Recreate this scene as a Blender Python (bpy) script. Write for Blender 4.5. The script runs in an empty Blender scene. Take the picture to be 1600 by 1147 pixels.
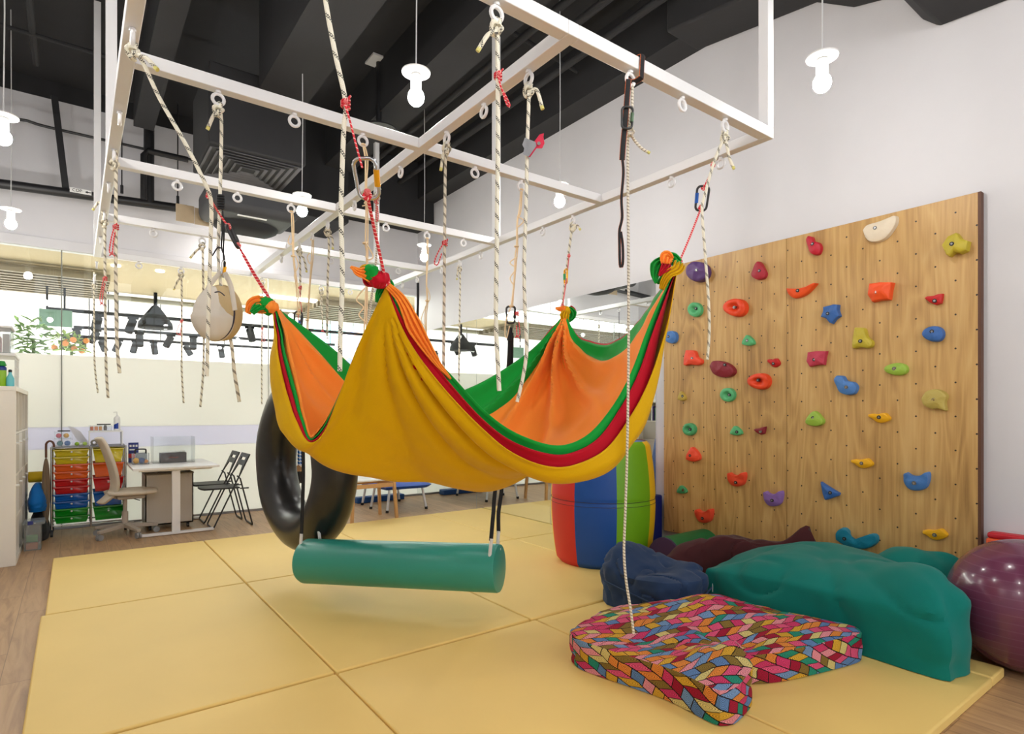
import bpy, bmesh, math, random
from mathutils import Vector, Matrix, noise
R = math.radians
random.seed(7)
SC = bpy.context.scene
COL = SC.collection

# ------------------------------------------------------------------ camera, world, exposure
F_PX, CX, HY, CAM_H, YAW = 920.0, 800.0, 643.0, 1.35, R(36.67)
cam_d = bpy.data.cameras.new('camera')
cam_d.sensor_width = 36.0
cam_d.lens = 36.0 * F_PX / 1600.0
cam_d.shift_y = (HY - 573.5) / 1600.0
cam_d.clip_start = 0.05
cam = bpy.data.objects.new('camera', cam_d)
cam.location = (0, 0, CAM_H)
cam.rotation_euler = (R(90), 0, -YAW)
COL.objects.link(cam)
SC.camera = cam

SC.view_settings.view_transform = 'Standard'
SC.view_settings.look = 'None'
SC.view_settings.gamma = 1.0
SC.view_settings.use_curve_mapping = False
SC.view_settings.exposure = 0.25

W = bpy.data.worlds.new('world')
SC.world = W
W.use_nodes = True
W.node_tree.nodes['Background'].inputs['Color'].default_value = (0.93, 0.96, 1.0, 1)
W.node_tree.nodes['Background'].inputs['Strength'].default_value = 1.6

BULB_STRENGTH = 240.0
def area_lamp(name, loc, size, power, color, rot=(0, 0, 0)):
    l = bpy.data.lights.new(name, 'AREA')
    l.shape = 'RECTANGLE'; l.size, l.size_y = size
    l.energy = power; l.color = color
    o = bpy.data.objects.new(name, l)
    o.location = loc; o.rotation_euler = rot
    COL.objects.link(o)
    return o
# the mall corridor's ceiling lighting beyond the glass, then an added fill lamp
area_lamp('corridor_lighting', (3.0, 15.6, 4.9), (14, 4.2), 2600, (1, 0.97, 0.94))
area_lamp('soffit_lighting', (2.0, 10.6, 3.42), (9, 0.5), 25, (1, 0.95, 0.88))
area_lamp('added_room_fill', (2.0, 9.3, 3.38), (9, 0.5), 195, (1, 0.97, 0.93), (R(-52), 0, 0))  # added lamp, tilted in through the glass to brighten the back of the room

# ------------------------------------------------------------------ measuring: picture point + a true depth / plane -> point in the room
SN, CS = math.sin(YAW), math.cos(YAW)
def at(x, y, d):
    l = (x - CX) / F_PX * d
    return Vector((SN * d + CS * l, CS * d - SN * l, CAM_H - (y - HY) / F_PX * d))
def atz(x, y, z): return at(x, y, F_PX * (CAM_H - z) / (y - HY))
def atX(x, y, X): return at(x, y, X / (SN + CS * (x - CX) / F_PX))
def atY(x, y, Y): return at(x, y, Y / (CS - SN * (x - CX) / F_PX))
def depth(p): return SN * p[0] + CS * p[1]

# ------------------------------------------------------------------ materials
def lin(c):
    c = c / 255.0
    return c / 12.92 if c <= 0.04045 else ((c + 0.055) / 1.055) ** 2.4
def rgb(*c, a=1.0): return (lin(c[0]), lin(c[1]), lin(c[2]), a)
MATS = {}
def new_mat(name):
    m = bpy.data.materials.new(name); m.use_nodes = True
    nt = m.node_tree
    return m, nt, nt.nodes['Principled BSDF']
def nd(nt, t, **kw):
    n = nt.nodes.new(t)
    for k, v in kw.items():
        if k in ('operation', 'blend_type', 'data_type', 'noise_dimensions', 'wave_type', 'bands_direction', 'feature', 'distance', 'interpolation_type', 'vector_type'):
            setattr(n, k, v)
        else:
            n.inputs[int(k[1:]) if k[0] == 'i' and k[1:].isdigit() else k].default_value = v
    return n
def mth(nt, op, a, b=None, c=None):
    n = nt.nodes.new('ShaderNodeMath'); n.operation = op
    for i, v in enumerate((a, b, c)):
        if v is None: continue
        if hasattr(v, 'is_output') or isinstance(v, bpy.types.NodeSocket): nt.links.new(v, n.inputs[i])
        else: n.inputs[i].default_value = v
    return n.outputs[0]
def mix(nt, fac, a, b, mode='MIX'):
    n = nt.nodes.new('ShaderNodeMix'); n.data_type = 'RGBA'; n.blend_type = mode
    for s, v in ((n.inputs[0], fac), (n.inputs[6], a), (n.inputs[7], b)):
        if isinstance(v, bpy.types.NodeSocket): nt.links.new(v, s)
        else: s.default_value = v
    return n.outputs[2]
def ramp(nt, fac, stops, const=False):
    n = nt.nodes.new('ShaderNodeValToRGB')
    e = n.color_ramp.elements
    while len(e) < len(stops): e.new(0.5)
    for k, (p, c) in enumerate(stops): e[k].position = p; e[k].color = c
    if const: n.color_ramp.interpolation = 'CONSTANT'
    nt.links.new(fac, n.inputs[0])
    return n.outputs[0]
def coords(nt, which='Object', scale=None, rot=None):
    tc = nt.nodes.new('ShaderNodeTexCoord').outputs[which]
    if scale or rot:
        mp = nt.nodes.new('ShaderNodeMapping')
        if scale: mp.inputs['Scale'].default_value = scale
        if rot: mp.inputs['Rotation'].default_value = rot
        nt.links.new(tc, mp.inputs[0]); return mp.outputs[0]
    return tc
def bump(nt, bs, h, strength=0.2, dist=0.01):
    b = nt.nodes.new('ShaderNodeBump')
    b.inputs['Strength'].default_value = strength; b.inputs['Distance'].default_value = dist
    nt.links.new(h, b.inputs['Height']); nt.links.new(b.outputs[0], bs.inputs['Normal'])
def mat(name, c, rough=0.5, metal=0.0, var=0.06, vs=6.0, bmp=0.0, bs_=60.0, spec=0.5, sheen=0.0, coat=0.0, trans=0.0, alpha=1.0):
    """plain procedural surface: base colour with a little noise and grain"""
    if name in MATS: return MATS[name]
    m, nt, bs = new_mat(name)
    base = rgb(*c)
    co = coords(nt)
    nz = nd(nt, 'ShaderNodeTexNoise', Scale=vs, Detail=3.0)
    nt.links.new(co, nz.inputs['Vector'])
    lo = tuple(v * (1 - var) for v in base[:3]) + (1,)
    hi = tuple(min(1, v * (1 + var)) for v in base[:3]) + (1,)
    nt.links.new(mix(nt, nz.outputs[0], lo, hi), bs.inputs['Base Color'])
    bs.inputs['Roughness'].default_value = rough
    bs.inputs['Metallic'].default_value = metal
    bs.inputs['Specular IOR Level'].default_value = spec
    bs.inputs['Sheen Weight'].default_value = sheen
    bs.inputs['Coat Weight'].default_value = coat
    bs.inputs['Transmission Weight'].default_value = trans
    bs.inputs['Alpha'].default_value = alpha
    if bmp:
        n2 = nd(nt, 'ShaderNodeTexNoise', Scale=bs_, Detail=4.0)
        nt.links.new(co, n2.inputs['Vector'])
        bump(nt, bs, n2.outputs[0], bmp, 0.01)
    MATS[name] = m
    return m
def emis(name, c, s):
    m, nt, bs = new_mat(name)
    bs.inputs['Base Color'].default_value = rgb(*c)
    bs.inputs['Emission Color'].default_value = rgb(*c)
    bs.inputs['Emission Strength'].default_value = s
    return m
def glassy(name, tint, refl=0.06, rough=0.0, body=0.0, bodycol=(230, 235, 230)):
    """thin clear sheet: see-through with a fresnel reflection and, if wanted, some milky body"""
    m, nt, bs = new_mat(name)
    nt.nodes.remove(bs)
    out = nt.nodes['Material Output']
    tr = nd(nt, 'ShaderNodeBsdfTransparent'); tr.inputs[0].default_value = rgb(*tint)
    gl = nd(nt, 'ShaderNodeBsdfGlossy'); gl.inputs['Roughness'].default_value = rough
    lw = nd(nt, 'ShaderNodeLayerWeight'); lw.inputs[0].default_value = 0.25
    f = mth(nt, 'MULTIPLY_ADD', lw.outputs[0], 0.5, refl)
    ms = nd(nt, 'ShaderNodeMixShader'); nt.links.new(f, ms.inputs[0]); nt.links.new(tr.outputs[0], ms.inputs[1]); nt.links.new(gl.outputs[0], ms.inputs[2])
    last = ms
    if body:
        df = nd(nt, 'ShaderNodeBsdfDiffuse'); df.inputs[0].default_value = rgb(*bodycol)
        m2 = nd(nt, 'ShaderNodeMixShader'); m2.inputs[0].default_value = body
        nt.links.new(ms.outputs[0], m2.inputs[1]); nt.links.new(df.outputs[0], m2.inputs[2]); last = m2
    nt.links.new(last.outputs[0], out.inputs[0])
    return m
def rope_mat(name, base, dark, pitch=0.05, width=0.3, fleck=True):
    """braided cord: dark flecks winding round a pale sheath (uv: x round, y metres along)"""
    m, nt, bs = new_mat(name)
    uv = nd(nt, 'ShaderNodeUVMap').outputs[0]
    sp = nd(nt, 'ShaderNodeSeparateXYZ'); nt.links.new(uv, sp.inputs[0])
    u, v = sp.outputs[0], sp.outputs[1]
    a = mth(nt, 'FRACT', mth(nt, 'ADD', mth(nt, 'DIVIDE', v, pitch), u))
    band = mth(nt, 'LESS_THAN', a, width)
    if fleck:
        c1 = mth(nt, 'SINE', mth(nt, 'MULTIPLY', mth(nt, 'SUBTRACT', mth(nt, 'MULTIPLY', v, 130.0), mth(nt, 'MULTIPLY', u, 3.0)), 6.2832))
        c2 = mth(nt, 'SINE', mth(nt, 'MULTIPLY', mth(nt, 'ADD', mth(nt, 'MULTIPLY', v, 130.0), mth(nt, 'MULTIPLY', u, 6.0)), 6.2832))
        band = mth(nt, 'MULTIPLY', band, mth(nt, 'GREATER_THAN', mth(nt, 'ADD', c1, c2), -0.3))
    nt.links.new(mix(nt, band, rgb(*base), rgb(*dark)), bs.inputs['Base Color'])
    bs.inputs['Roughness'].default_value = 0.85
    w = mth(nt, 'SINE', mth(nt, 'MULTIPLY', mth(nt, 'ADD', mth(nt, 'MULTIPLY', v, 160.0), mth(nt, 'MULTIPLY', u, 4.0)), 6.2832))
    bump(nt, bs, w, 0.25, 0.002)
    MATS[name] = m
    return m

# ------------------------------------------------------------------ mesh builder
class MB:
    def __init__(s): s.v, s.f, s.uv = [], [], []
    def add(s, vs, fs, uvs=None):
        o = len(s.v)
        s.v += [Vector(p) for p in vs]
        for k, f in enumerate(fs):
            s.f.append(tuple(i + o for i in f))
            s.uv.append(uvs[k] if uvs else None)
        return s
    def box(s, x0, x1, y0, y1, z0, z1):
        return s.add([(x0,y0,z0),(x1,y0,z0),(x1,y1,z0),(x0,y1,z0),(x0,y0,z1),(x1,y0,z1),(x1,y1,z1),(x0,y1,z1)],
                     [(0,3,2,1),(4,5,6,7),(0,1,5,4),(1,2,6,5),(2,3,7,6),(3,0,4,7)])
    def obox(s, c, ax, ay, az):
        """box from centre and three half-axis vectors"""
        c, ax, ay, az = map(Vector, (c, ax, ay, az))
        return s.add([c+i*ax+j*ay+k*az for k in (-1,1) for j, i in ((-1,-1),(-1,1),(1,1),(1,-1))],
                     [(0,3,2,1),(4,5,6,7),(0,1,5,4),(1,2,6,5),(2,3,7,6),(3,0,4,7)])
    def tube(s, pts, r, n=8, closed=False, caps=True, flat=1.0, up=None):
        pts = [Vector(p) for p in pts]
        N = len(pts)
        rs = r if isinstance(r, (list, tuple)) else [r] * N
        tans = []
        for i in range(N):
            a = pts[(i - 1) % N] if (closed or i > 0) else pts[i]
            b = pts[(i + 1) % N] if (closed or i < N - 1) else pts[i]
            t = b - a
            tans.append(t.normalized() if t.length > 1e-9 else Vector((0, 0, 1)))
        nrm = Vector(up) if up else (Vector((0, 0, 1)) if abs(tans[0].z) < 0.9 else Vector((1, 0, 0)))
        vs, L = [], [0.0]
        for i in range(N):
            t = tans[i]
            nrm = nrm - t * nrm.dot(t)
            if nrm.length < 1e-6: nrm = t.orthogonal()
            nrm.normalize()
            bn = t.cross(nrm)
            for k in range(n):
                a = 2 * math.pi * k / n
                vs.append(pts[i] + (nrm * math.cos(a) * flat + bn * math.sin(a)) * rs[i])
            if i: L.append(L[-1] + (pts[i] - pts[i-1]).length)
        fs, uv = [], []
        for i in range(N if closed else N - 1):
            j = (i + 1) % N
            l0 = L[i]; l1 = L[j] if j else L[-1] + (pts[0] - pts[-1]).length
            for k in range(n):
                q = (k + 1) % n
                fs.append((i*n+k, i*n+q, j*n+q, j*n+k))
                uv.append(((k/n, l0), ((k+1)/n, l0), ((k+1)/n, l1), (k/n, l1)))
        if caps and not closed:
            fs.append(tuple(range(n))[::-1]); uv.append(tuple((0.5, 0) for _ in range(n)))
            fs.append(tuple((N-1)*n + k for k in range(n))); uv.append(tuple((0.5, L[-1]) for _ in range(n)))
        return s.add(vs, fs, uv)
    def lathe(s, prof, c=(0,0,0), n=24, M=None):
        vs, fs, uv = [], [], []
        for (r_, z) in prof:
            for k in range(n):
                a = 2 * math.pi * k / n
                p = Vector((r_ * math.cos(a), r_ * math.sin(a), z))
                if M is not None: p = M @ p
                vs.append(p + Vector(c))
        for i in range(len(prof) - 1):
            for k in range(n):
                q = (k + 1) % n
                fs.append((i*n+k, i*n+q, (i+1)*n+q, (i+1)*n+k))
                uv.append(((k/n, i), ((k+1)/n, i), ((k+1)/n, i+1), (k/n, i+1)))
        fs.append(tuple(range(n))[::-1]); uv.append(None)
        fs.append(tuple((len(prof)-1)*n + k for k in range(n))); uv.append(None)
        return s.add(vs, fs, uv)
    def ball(s, c, r, nu=20, nv=12, M=None, fn=None):
        r = r if isinstance(r, (list, tuple)) else (r, r, r)
        prof = []
        vs, fs = [], []
        for j in range(nv + 1):
            ph = math.pi * (j / nv - 0.5)
            for k in range(nu):
                a = 2 * math.pi * k / nu
                p = Vector((r[0]*math.cos(ph)*math.cos(a), r[1]*math.cos(ph)*math.sin(a), r[2]*math.sin(ph)))
                if fn: p = fn(p)
                if M is not None: p = M @ p
                vs.append(p + Vector(c))
        for j in range(nv):
            for k in range(nu):
                q = (k + 1) % nu
                fs.append((j*nu+k, j*nu+q, (j+1)*nu+q, (j+1)*nu+k))
        return s.add(vs, fs)
    def torus(s, c, Rr, r, u=(1,0,0), v=(0,0,1), n=20, m=8):
        c, u, v = Vector(c), Vector(u).normalized(), Vector(v).normalized()
        return s.tube([c + (u*math.cos(2*math.pi*i/n) + v*math.sin(2*math.pi*i/n)) * Rr for i in range(n)], r, m, closed=True)
    def grid(s, fn, nu, nv, uvfn=None):
        vs = [fn(i / nu, j / nv) for j in range(nv + 1) for i in range(nu + 1)]
        fs, uv = [], []
        for j in range(nv):
            for i in range(nu):
                fs.append((j*(nu+1)+i, j*(nu+1)+i+1, (j+1)*(nu+1)+i+1, (j+1)*(nu+1)+i))
                uv.append(((i/nu, j/nv), ((i+1)/nu, j/nv), ((i+1)/nu, (j+1)/nv), (i/nu, (j+1)/nv)))
        return s.add(vs, fs, uv)
    def prism(s, poly, fn, d0, d1):
        """extrude polygon (list of (a,b)) between fn(a,b,d0) and fn(a,b,d1)"""
        n = len(poly)
        vs = [fn(a, b, d0) for a, b in poly] + [fn(a, b, d1) for a, b in poly]
        return s.add(vs, [tuple(range(n))[::-1], tuple(range(n, 2*n))] + [(i, (i+1) % n, n+(i+1) % n, n+i) for i in range(n)])

LOC = {}
def obj(name, mb, m, parent=None, bevel=0.0, smooth=True, solid=0.0, sub=0, local=False, seg=2):
    me = bpy.data.meshes.new(name)
    off = Vector((0, 0, 0))
    if parent is not None and not local: off = LOC.get(parent.name, Vector((0, 0, 0)))
    if parent is None and not local:
        xs = [p.x for p in mb.v]; ys = [p.y for p in mb.v]
        off = Vector(((min(xs)+max(xs))/2, (min(ys)+max(ys))/2, min(p.z for p in mb.v)))
    me.from_pydata([tuple(p - off) for p in mb.v], [], mb.f)
    if any(u is not None for u in mb.uv):
        lay = me.uv_layers.new(name='UVMap')
        for poly, uv in zip(me.polygons, mb.uv):
            if uv is None: continue
            for li, t in zip(poly.loop_indices, uv): lay.data[li].uv = t
    bmm = bmesh.new(); bmm.from_mesh(me)
    bmesh.ops.recalc_face_normals(bmm, faces=bmm.faces)
    bmm.to_mesh(me); bmm.free()
    for mm in (m if isinstance(m, (list, tuple)) else [m]): me.materials.append(mm)
    if smooth:
        me.polygons.foreach_set('use_smooth', [True] * len(me.polygons))
        try: me.set_sharp_from_angle(angle=R(38))
        except Exception: pass
    o = bpy.data.objects.new(name, me)
    COL.objects.link(o)
    if parent is not None:
        o.parent = parent
        LOC[o.name] = off
    else:
        o.location = off
        LOC[o.name] = off.copy()
    if solid:
        md = o.modifiers.new('solid', 'SOLIDIFY'); md.thickness = solid; md.offset = 0
    if bevel:
        md = o.modifiers.new('bevel', 'BEVEL'); md.width = bevel; md.segments = seg; md.limit_method = 'ANGLE'; md.angle_limit = R(35)
        md.harden_normals = False
    if sub:
        md = o.modifiers.new('sub', 'SUBSURF'); md.levels = sub; md.render_levels = sub
    return o
def tag(o, label, cat, group=None, kind=None):
    o['label'] = label; o['category'] = cat
    if group: o['group'] = group
    if kind: o['kind'] = kind
    return o
def thing(name, label, cat, loc=(0, 0, 0), group=None, rz=0.0):
    o = bpy.data.objects.new(name, None)
    o.empty_display_size = 0.1
    COL.objects.link(o)
    o.location = loc
    o.rotation_euler = (0, 0, rz)
    LOC[o.name] = Vector(loc)
    return tag(o, label, cat, group)
def solo(name, mb, m, label, cat, group=None, **kw):
    return tag(obj(name, mb, m, **kw), label, cat, group)
def struct(name, mb, m, **kw):
    o = obj(name, mb, m, **kw); o['kind'] = 'structure'; return o
def dup(root, loc, rz, label):
    r = root.copy(); COL.objects.link(r); r.location = loc; r.rotation_euler = (0, 0, rz); r['label'] = label
    for ch in list(root.children):
        c = ch.copy(); COL.objects.link(c); c.parent = r
        for g in ch.children:
            d = g.copy(); COL.objects.link(d); d.parent = c
    return r
def spline(pts, n):
    """Catmull-Rom through points (tuples of any length), n samples evenly by chord length"""
    P_ = [tuple(p) for p in pts]
    k = len(P_[0])
    dense = []
    for i in range(len(P_) - 1):
        p0 = P_[max(i-1, 0)]; p1 = P_[i]; p2 = P_[i+1]; p3 = P_[min(i+2, len(P_)-1)]
        for j in range(12):
            t = j / 12.0
            dense.append(tuple(0.5*((2*p1[c]) + (-p0[c]+p2[c])*t + (2*p0[c]-5*p1[c]+4*p2[c]-p3[c])*t*t + (-p0[c]+3*p1[c]-3*p2[c]+p3[c])*t**3) for c in range(k)))
    dense.append(P_[-1])
    L = [0.0]
    for a, b in zip(dense, dense[1:]): L.append(L[-1] + math.sqrt(sum((x-y)**2 for x, y in zip(a, b))))
    out, i = [], 0
    for s in range(n):
        q = L[-1] * s / (n - 1)
        while i < len(L) - 2 and L[i+1] < q: i += 1
        t = (q - L[i]) / max(L[i+1] - L[i], 1e-9)
        out.append(tuple(a + (b - a) * min(1, t) for a, b in zip(dense[i], dense[i+1])))
    return out
def rot_to(axis):
    return Vector((0, 0, 1)).rotation_difference(Vector(axis).normalized()).to_matrix()

# ------------------------------------------------------------------ shared materials
M_white = mat('white_paint', (212, 211, 214), 0.7, var=0.02, bmp=0.04, bs_=140)
M_frame = mat('white_enamel', (226, 226, 227), 0.35, var=0.02)
M_black = mat('black_paint', (38, 38, 40), 0.85, var=0.12, bmp=0.1, bs_=30)
M_duct = mat('duct_grey', (62, 63, 66), 0.7, var=0.12)
M_blackm = mat('black_metal', (34, 34, 36), 0.45, var=0.1)
M_chrome = mat('chrome', (190, 190, 190), 0.22, metal=1.0, var=0.04)
M_steel = mat('grey_steel', (150, 150, 152), 0.35, metal=0.8, var=0.05)
M_whiteplastic = mat('white_plastic', (232, 232, 230), 0.4, var=0.02)
M_blackplastic = mat('black_plastic', (26, 26, 28), 0.45, var=0.1)
M_wire = mat('white_flex', (205, 205, 205), 0.5, var=0.02)
M_glass = glassy('clear_glass', (245, 249, 247), 0.03)
M_clear = glassy('clear_plastic', (244, 246, 246), 0.06, 0.1, body=0.12)
def film_mat(name, c, t=0.48):
    m, nt, bs = new_mat(name); nt.nodes.remove(bs)
    nz = nd(nt, 'ShaderNodeTexNoise', Scale=1.2, Detail=2.0); nt.links.new(coords(nt), nz.inputs['Vector'])
    col = mix(nt, nz.outputs[0], tuple(v * 0.97 for v in rgb(*c)[:3]) + (1,), rgb(*c))
    a = nd(nt, 'ShaderNodeBsdfDiffuse'); b = nd(nt, 'ShaderNodeBsdfTranslucent')
    nt.links.new(col, a.inputs[0]); nt.links.new(col, b.inputs[0])
    ms = nd(nt, 'ShaderNodeMixShader'); ms.inputs[0].default_value = t
    nt.links.new(a.outputs[0], ms.inputs[1]); nt.links.new(b.outputs[0], ms.inputs[2])
    nt.links.new(ms.outputs[0], nt.nodes['Material Output'].inputs[0])
    return m
M_film = film_mat('cream_film', (246, 245, 241))
M_film2 = film_mat('pale_film', (236, 235, 246))

def floor_mat():
    m, nt, bs = new_mat('laminate_floor')
    co = coords(nt)
    sp = nd(nt, 'ShaderNodeSeparateXYZ'); nt.links.new(co, sp.inputs[0])
    X, Y = sp.outputs[0], sp.outputs[1]
    xs = mth(nt, 'DIVIDE', X, 0.19)
    col = mth(nt, 'FLOOR', xs)
    ys = mth(nt, 'ADD', mth(nt, 'DIVIDE', Y, 1.28), mth(nt, 'MULTIPLY', col, 0.37))
    row = mth(nt, 'FLOOR', ys)
    cb = nd(nt, 'ShaderNodeCombineXYZ'); nt.links.new(col, cb.inputs[0]); nt.links.new(row, cb.inputs[1])
    wn = nt.nodes.new('ShaderNodeTexWhiteNoise'); nt.links.new(cb.outputs[0], wn.inputs[0])
    mp = nd(nt, 'ShaderNodeMapping'); mp.inputs['Scale'].default_value = (16, 1.3, 1)
    nt.links.new(co, mp.inputs[0])
    off = nd(nt, 'ShaderNodeVectorMath'); off.operation = 'ADD'
    nt.links.new(mp.outputs[0], off.inputs[0])
    sc = nd(nt, 'ShaderNodeVectorMath'); sc.operation = 'SCALE'; sc.inputs['Scale'].default_value = 9.0
    nt.links.new(wn.outputs['Color'], sc.inputs[0]); nt.links.new(sc.outputs[0], off.inputs[1])
    nz = nd(nt, 'ShaderNodeTexNoise', Scale=1.0, Detail=6.0, Roughness=0.6, Distortion=1.2)
    nt.links.new(off.outputs[0], nz.inputs['Vector'])
    c = ramp(nt, nz.outputs[0], [(0.25, rgb(150, 115, 82)), (0.5, rgb(188, 150, 108)), (0.78, rgb(206, 170, 126))])
    c = mix(nt, mth(nt, 'MULTIPLY', wn.outputs['Value'], 0.35), c, rgb(172, 138, 104))
    gx = mth(nt, 'LESS_THAN', mth(nt, 'FRACT', xs), 0.016)
    gy = mth(nt, 'LESS_THAN', mth(nt, 'FRACT', ys), 0.003)
    c = mix(nt, mth(nt, 'MULTIPLY', mth(nt, 'MAXIMUM', gx, gy), 0.6), c, rgb(86, 66, 50))
    nt.links.new(c, bs.inputs['Base Color'])
    bs.inputs['Roughness'].default_value = 0.42
    bump(nt, bs, nz.outputs[0], 0.06, 0.004)
    return m
M_floor = floor_mat()

# ------------------------------------------------------------------ the room
XL, XR, YB, YF, ZC = -0.85, 4.435, 8.5, -3.6, 5.1
struct('floor', MB().box(XL, XR, YF, YB + 0.02, -0.08, 0), M_floor)
struct('ceiling', MB().box(XL - 0.1, XR + 0.1, YF, YB + 0.1, ZC, ZC + 0.1), M_black)
struct('wall_right', MB().box(XR, XR + 0.12, YF, YB + 0.1, -0.08, ZC), M_white)
struct('wall_left', MB().box(XL - 0.12, XL, YF, YB + 0.1, -0.08, ZC), M_white)
struct('wall_back', MB().box(XL, XR, YB, YB + 0.1, 3.2, ZC), M_white)
struct('trim_11', MB().box(XL, XR, YB - 0.012, YB, 4.9, ZC), M_black)
struct('trim_1', MB().box(XL, XR, YB - 0.03, YB, 3.2, 3.31), M_white, bevel=0.004)
struct('trim_2', MB().box(XL, XR, YB - 0.012, YB, 0.0, 0.03), M_steel)
px_b = [XL, -0.11, 2.15, XR]
for k in range(3):
    a, b = px_b[k] + 0.004, px_b[k+1] - 0.004
    w = struct('window_%d' % (k + 1), MB().box(a, b, YB, YB + 0.012, 0.03, 3.2), M_glass)
    obj('privacy_film', MB().box(a, b, YB - 0.006, YB - 0.003, 1.17, 2.0).box(a, b, YB - 0.006, YB - 0.003, 0.03, 0.92), M_film, w)
    obj('film_strip', MB().box(a, b, YB - 0.006, YB - 0.003, 0.92, 1.17), M_film2, w)
    if k: struct('trim_%d' % (k + 2), MB().box(px_b[k] - 0.006, px_b[k] + 0.006, YB - 0.003, YB + 0.018, 0.03, 3.2), mat('joint_seal' if k == 1 else 'joint_clear', (120, 122, 112) if k == 1 else (196, 200, 190), 0.5))

# ceiling beams, bulkheads and ducts painted black
struct('ceiling_beam', MB().box(1.36, 1.80, YF, 5.7, 4.3, ZC), M_black)
struct('ceiling_beam', MB().box(0.55, 0.75, YF, 8.0, 4.62, ZC), M_black)
struct('ceiling_bulkhead', MB().box(4.15, XR, 1.2, YB, 4.54, ZC), M_black)
struct('ceiling_duct', MB().prism([(3.2, 4.54), (2.15, 4.38), (1.89, 4.2), (1.6, 4.12), (1.5, 4.1), (1.48, 3.9), (1.38, 3.8), (0.97, 3.77), (YF, 3.75), (YF, ZC - 0.01), (3.2, ZC - 0.01)],
       lambda a, b, d: (d, a, b), 4.0, XR - 0.005), M_black, bevel=0.02)
struct('ceiling_duct', MB().box(1.95, 2.95, 7.6, YB - 0.01, 3.86, ZC), M_black, bevel=0.02)
struct('ceiling_duct', MB().box(2.95, XR, 7.95, YB - 0.01, 4.2, ZC), M_black, bevel=0.02)
struct('ceiling_duct', MB().box(2.62, 2.98, YF, 7.6, 4.55, ZC), M_black)
for xx in (3.25, 3.5, 3.85):
    struct('ceiling_pipe', MB().tube([(xx, YF, 4.72), (xx, YB - 0.02, 4.72)], 0.035, 10), M_black)
struct('ceiling_pipe', MB().tube([(2.2, 4.4, 5.0), (4.1, 4.4, 4.8)], 0.02, 8), M_black)
struct('ceiling_pipe', MB().tube([(-0.3, YF, 4.8), (-0.3, 7.5, 4.8)], 0.03, 8), M_black)
struct('ceiling_pipe', MB().tube([(-0.8, 6.9, 4.78), (1.3, 6.9, 4.78)], 0.02, 8), M_black)

# pipes along the back wall
t = thing('drain_pipe', 'thick black drain pipe with a small white CDP label below the ceiling at the back', 'pipe', (0.1, 8.2, 3.8))
obj('pipe_run', MB().tube([(XL + 0.01, 8.2, 3.74), (1.12, 8.2, 3.84)], 0.05, 14), M_blackm, t)
obj('riser', MB().tube([(0.72, 8.2, 3.82), (0.72, 8.2, ZC)], 0.055, 14), M_blackm, t)
obj('branch', MB().tube([(0.66, 8.12, 3.84), (0.66, 8.12, 4.36), (0.70, 8.12, 4.42), (1.12, 8.12, 4.42)], 0.035, 10), M_blackm, t)
obj('strut', MB().obox((-0.12, 8.25, 4.33), (0.032, 0, -0.004), (0, 0.03, 0), (-0.05, 0, 0.5)), M_blackm, t)
lp = atY(124, 298, 8.13)
lab = obj('label', MB().box(lp.x - 0.085, lp.x + 0.11, 8.139, 8.143, lp.z - 0.026, lp.z + 0.026), mat('label_white', (235, 235, 232), 0.6), t)
obj('arrow', MB().prism([(lp.x+0.05, lp.z), (lp.x+0.075, lp.z+0.014), (lp.x+0.075, lp.z+0.005), (lp.x+0.105, lp.z+0.005), (lp.x+0.105, lp.z-0.005), (lp.x+0.075, lp.z-0.005), (lp.x+0.075, lp.z-0.014)], lambda a, b, d: (a, d, b), 8.137, 8.139), M_blackplastic, lab)
def lettering(txt, loc, size, m, parent, rot=(R(90), 0, 0), name='lettering', ex=0.0006, align='CENTER'):
    cu = bpy.data.curves.new(name, 'FONT'); cu.body = txt; cu.size = size; cu.extrude = ex
    cu.align_x = align; cu.align_y = 'CENTER'
    tmp = bpy.data.objects.new('tmp', cu); COL.objects.link(tmp)
    bpy.context.view_layer.update()
    me = bpy.data.meshes.new_from_object(tmp.evaluated_get(bpy.context.evaluated_depsgraph_get()))
    bpy.data.objects.remove(tmp); bpy.data.curves.remove(cu)
    me.transform(Matrix.Translation(Vector(loc) - (LOC.get(parent.name, Vector()) if parent else Vector())) @ Matrix.Rotation(rot[2], 4, 'Z') @ Matrix.Rotation(rot[0], 4, 'X'))
    me.materials.clear(); me.materials.append(m)
    o = bpy.data.objects.new(name, me); COL.objects.link(o); o.parent = parent
    return o
lettering('CDP', (lp.x - 0.02, 8.137, lp.z), 0.045, M_blackplastic, lab)
solo('sprinkler_pipe', MB().tube(spline([(XL + 0.01, 8.3, 4.42), (-0.66, 8.3, 4.44), (-0.45, 8.3, 4.52), (-0.2, 8.3, 4.5), (1.2, 8.3, 4.5)], 24), 0.016, 8), M_blackm,
     'thin black sprinkler pipe running above the thick drain pipe on the back wall', 'pipe')
for xx, lab_ in ((0.45, 'thin black hanger rod left of the vertical riser pipe'), (1.02, 'thin black hanger rod beside the air conditioner box')):
    b = MB().tube([(xx, 8.2, 3.9), (xx, 8.2, ZC)], 0.007, 6)
    h = thing('hanger_rod', lab_, 'rod', (xx, 8.2, 3.86))
    obj('rod', b, M_blackm, h); obj('clamp', MB().tube([(xx, 8.2, 3.885), (xx, 8.2, 3.98)], 0.016, 8), M_blackm, h)

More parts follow.
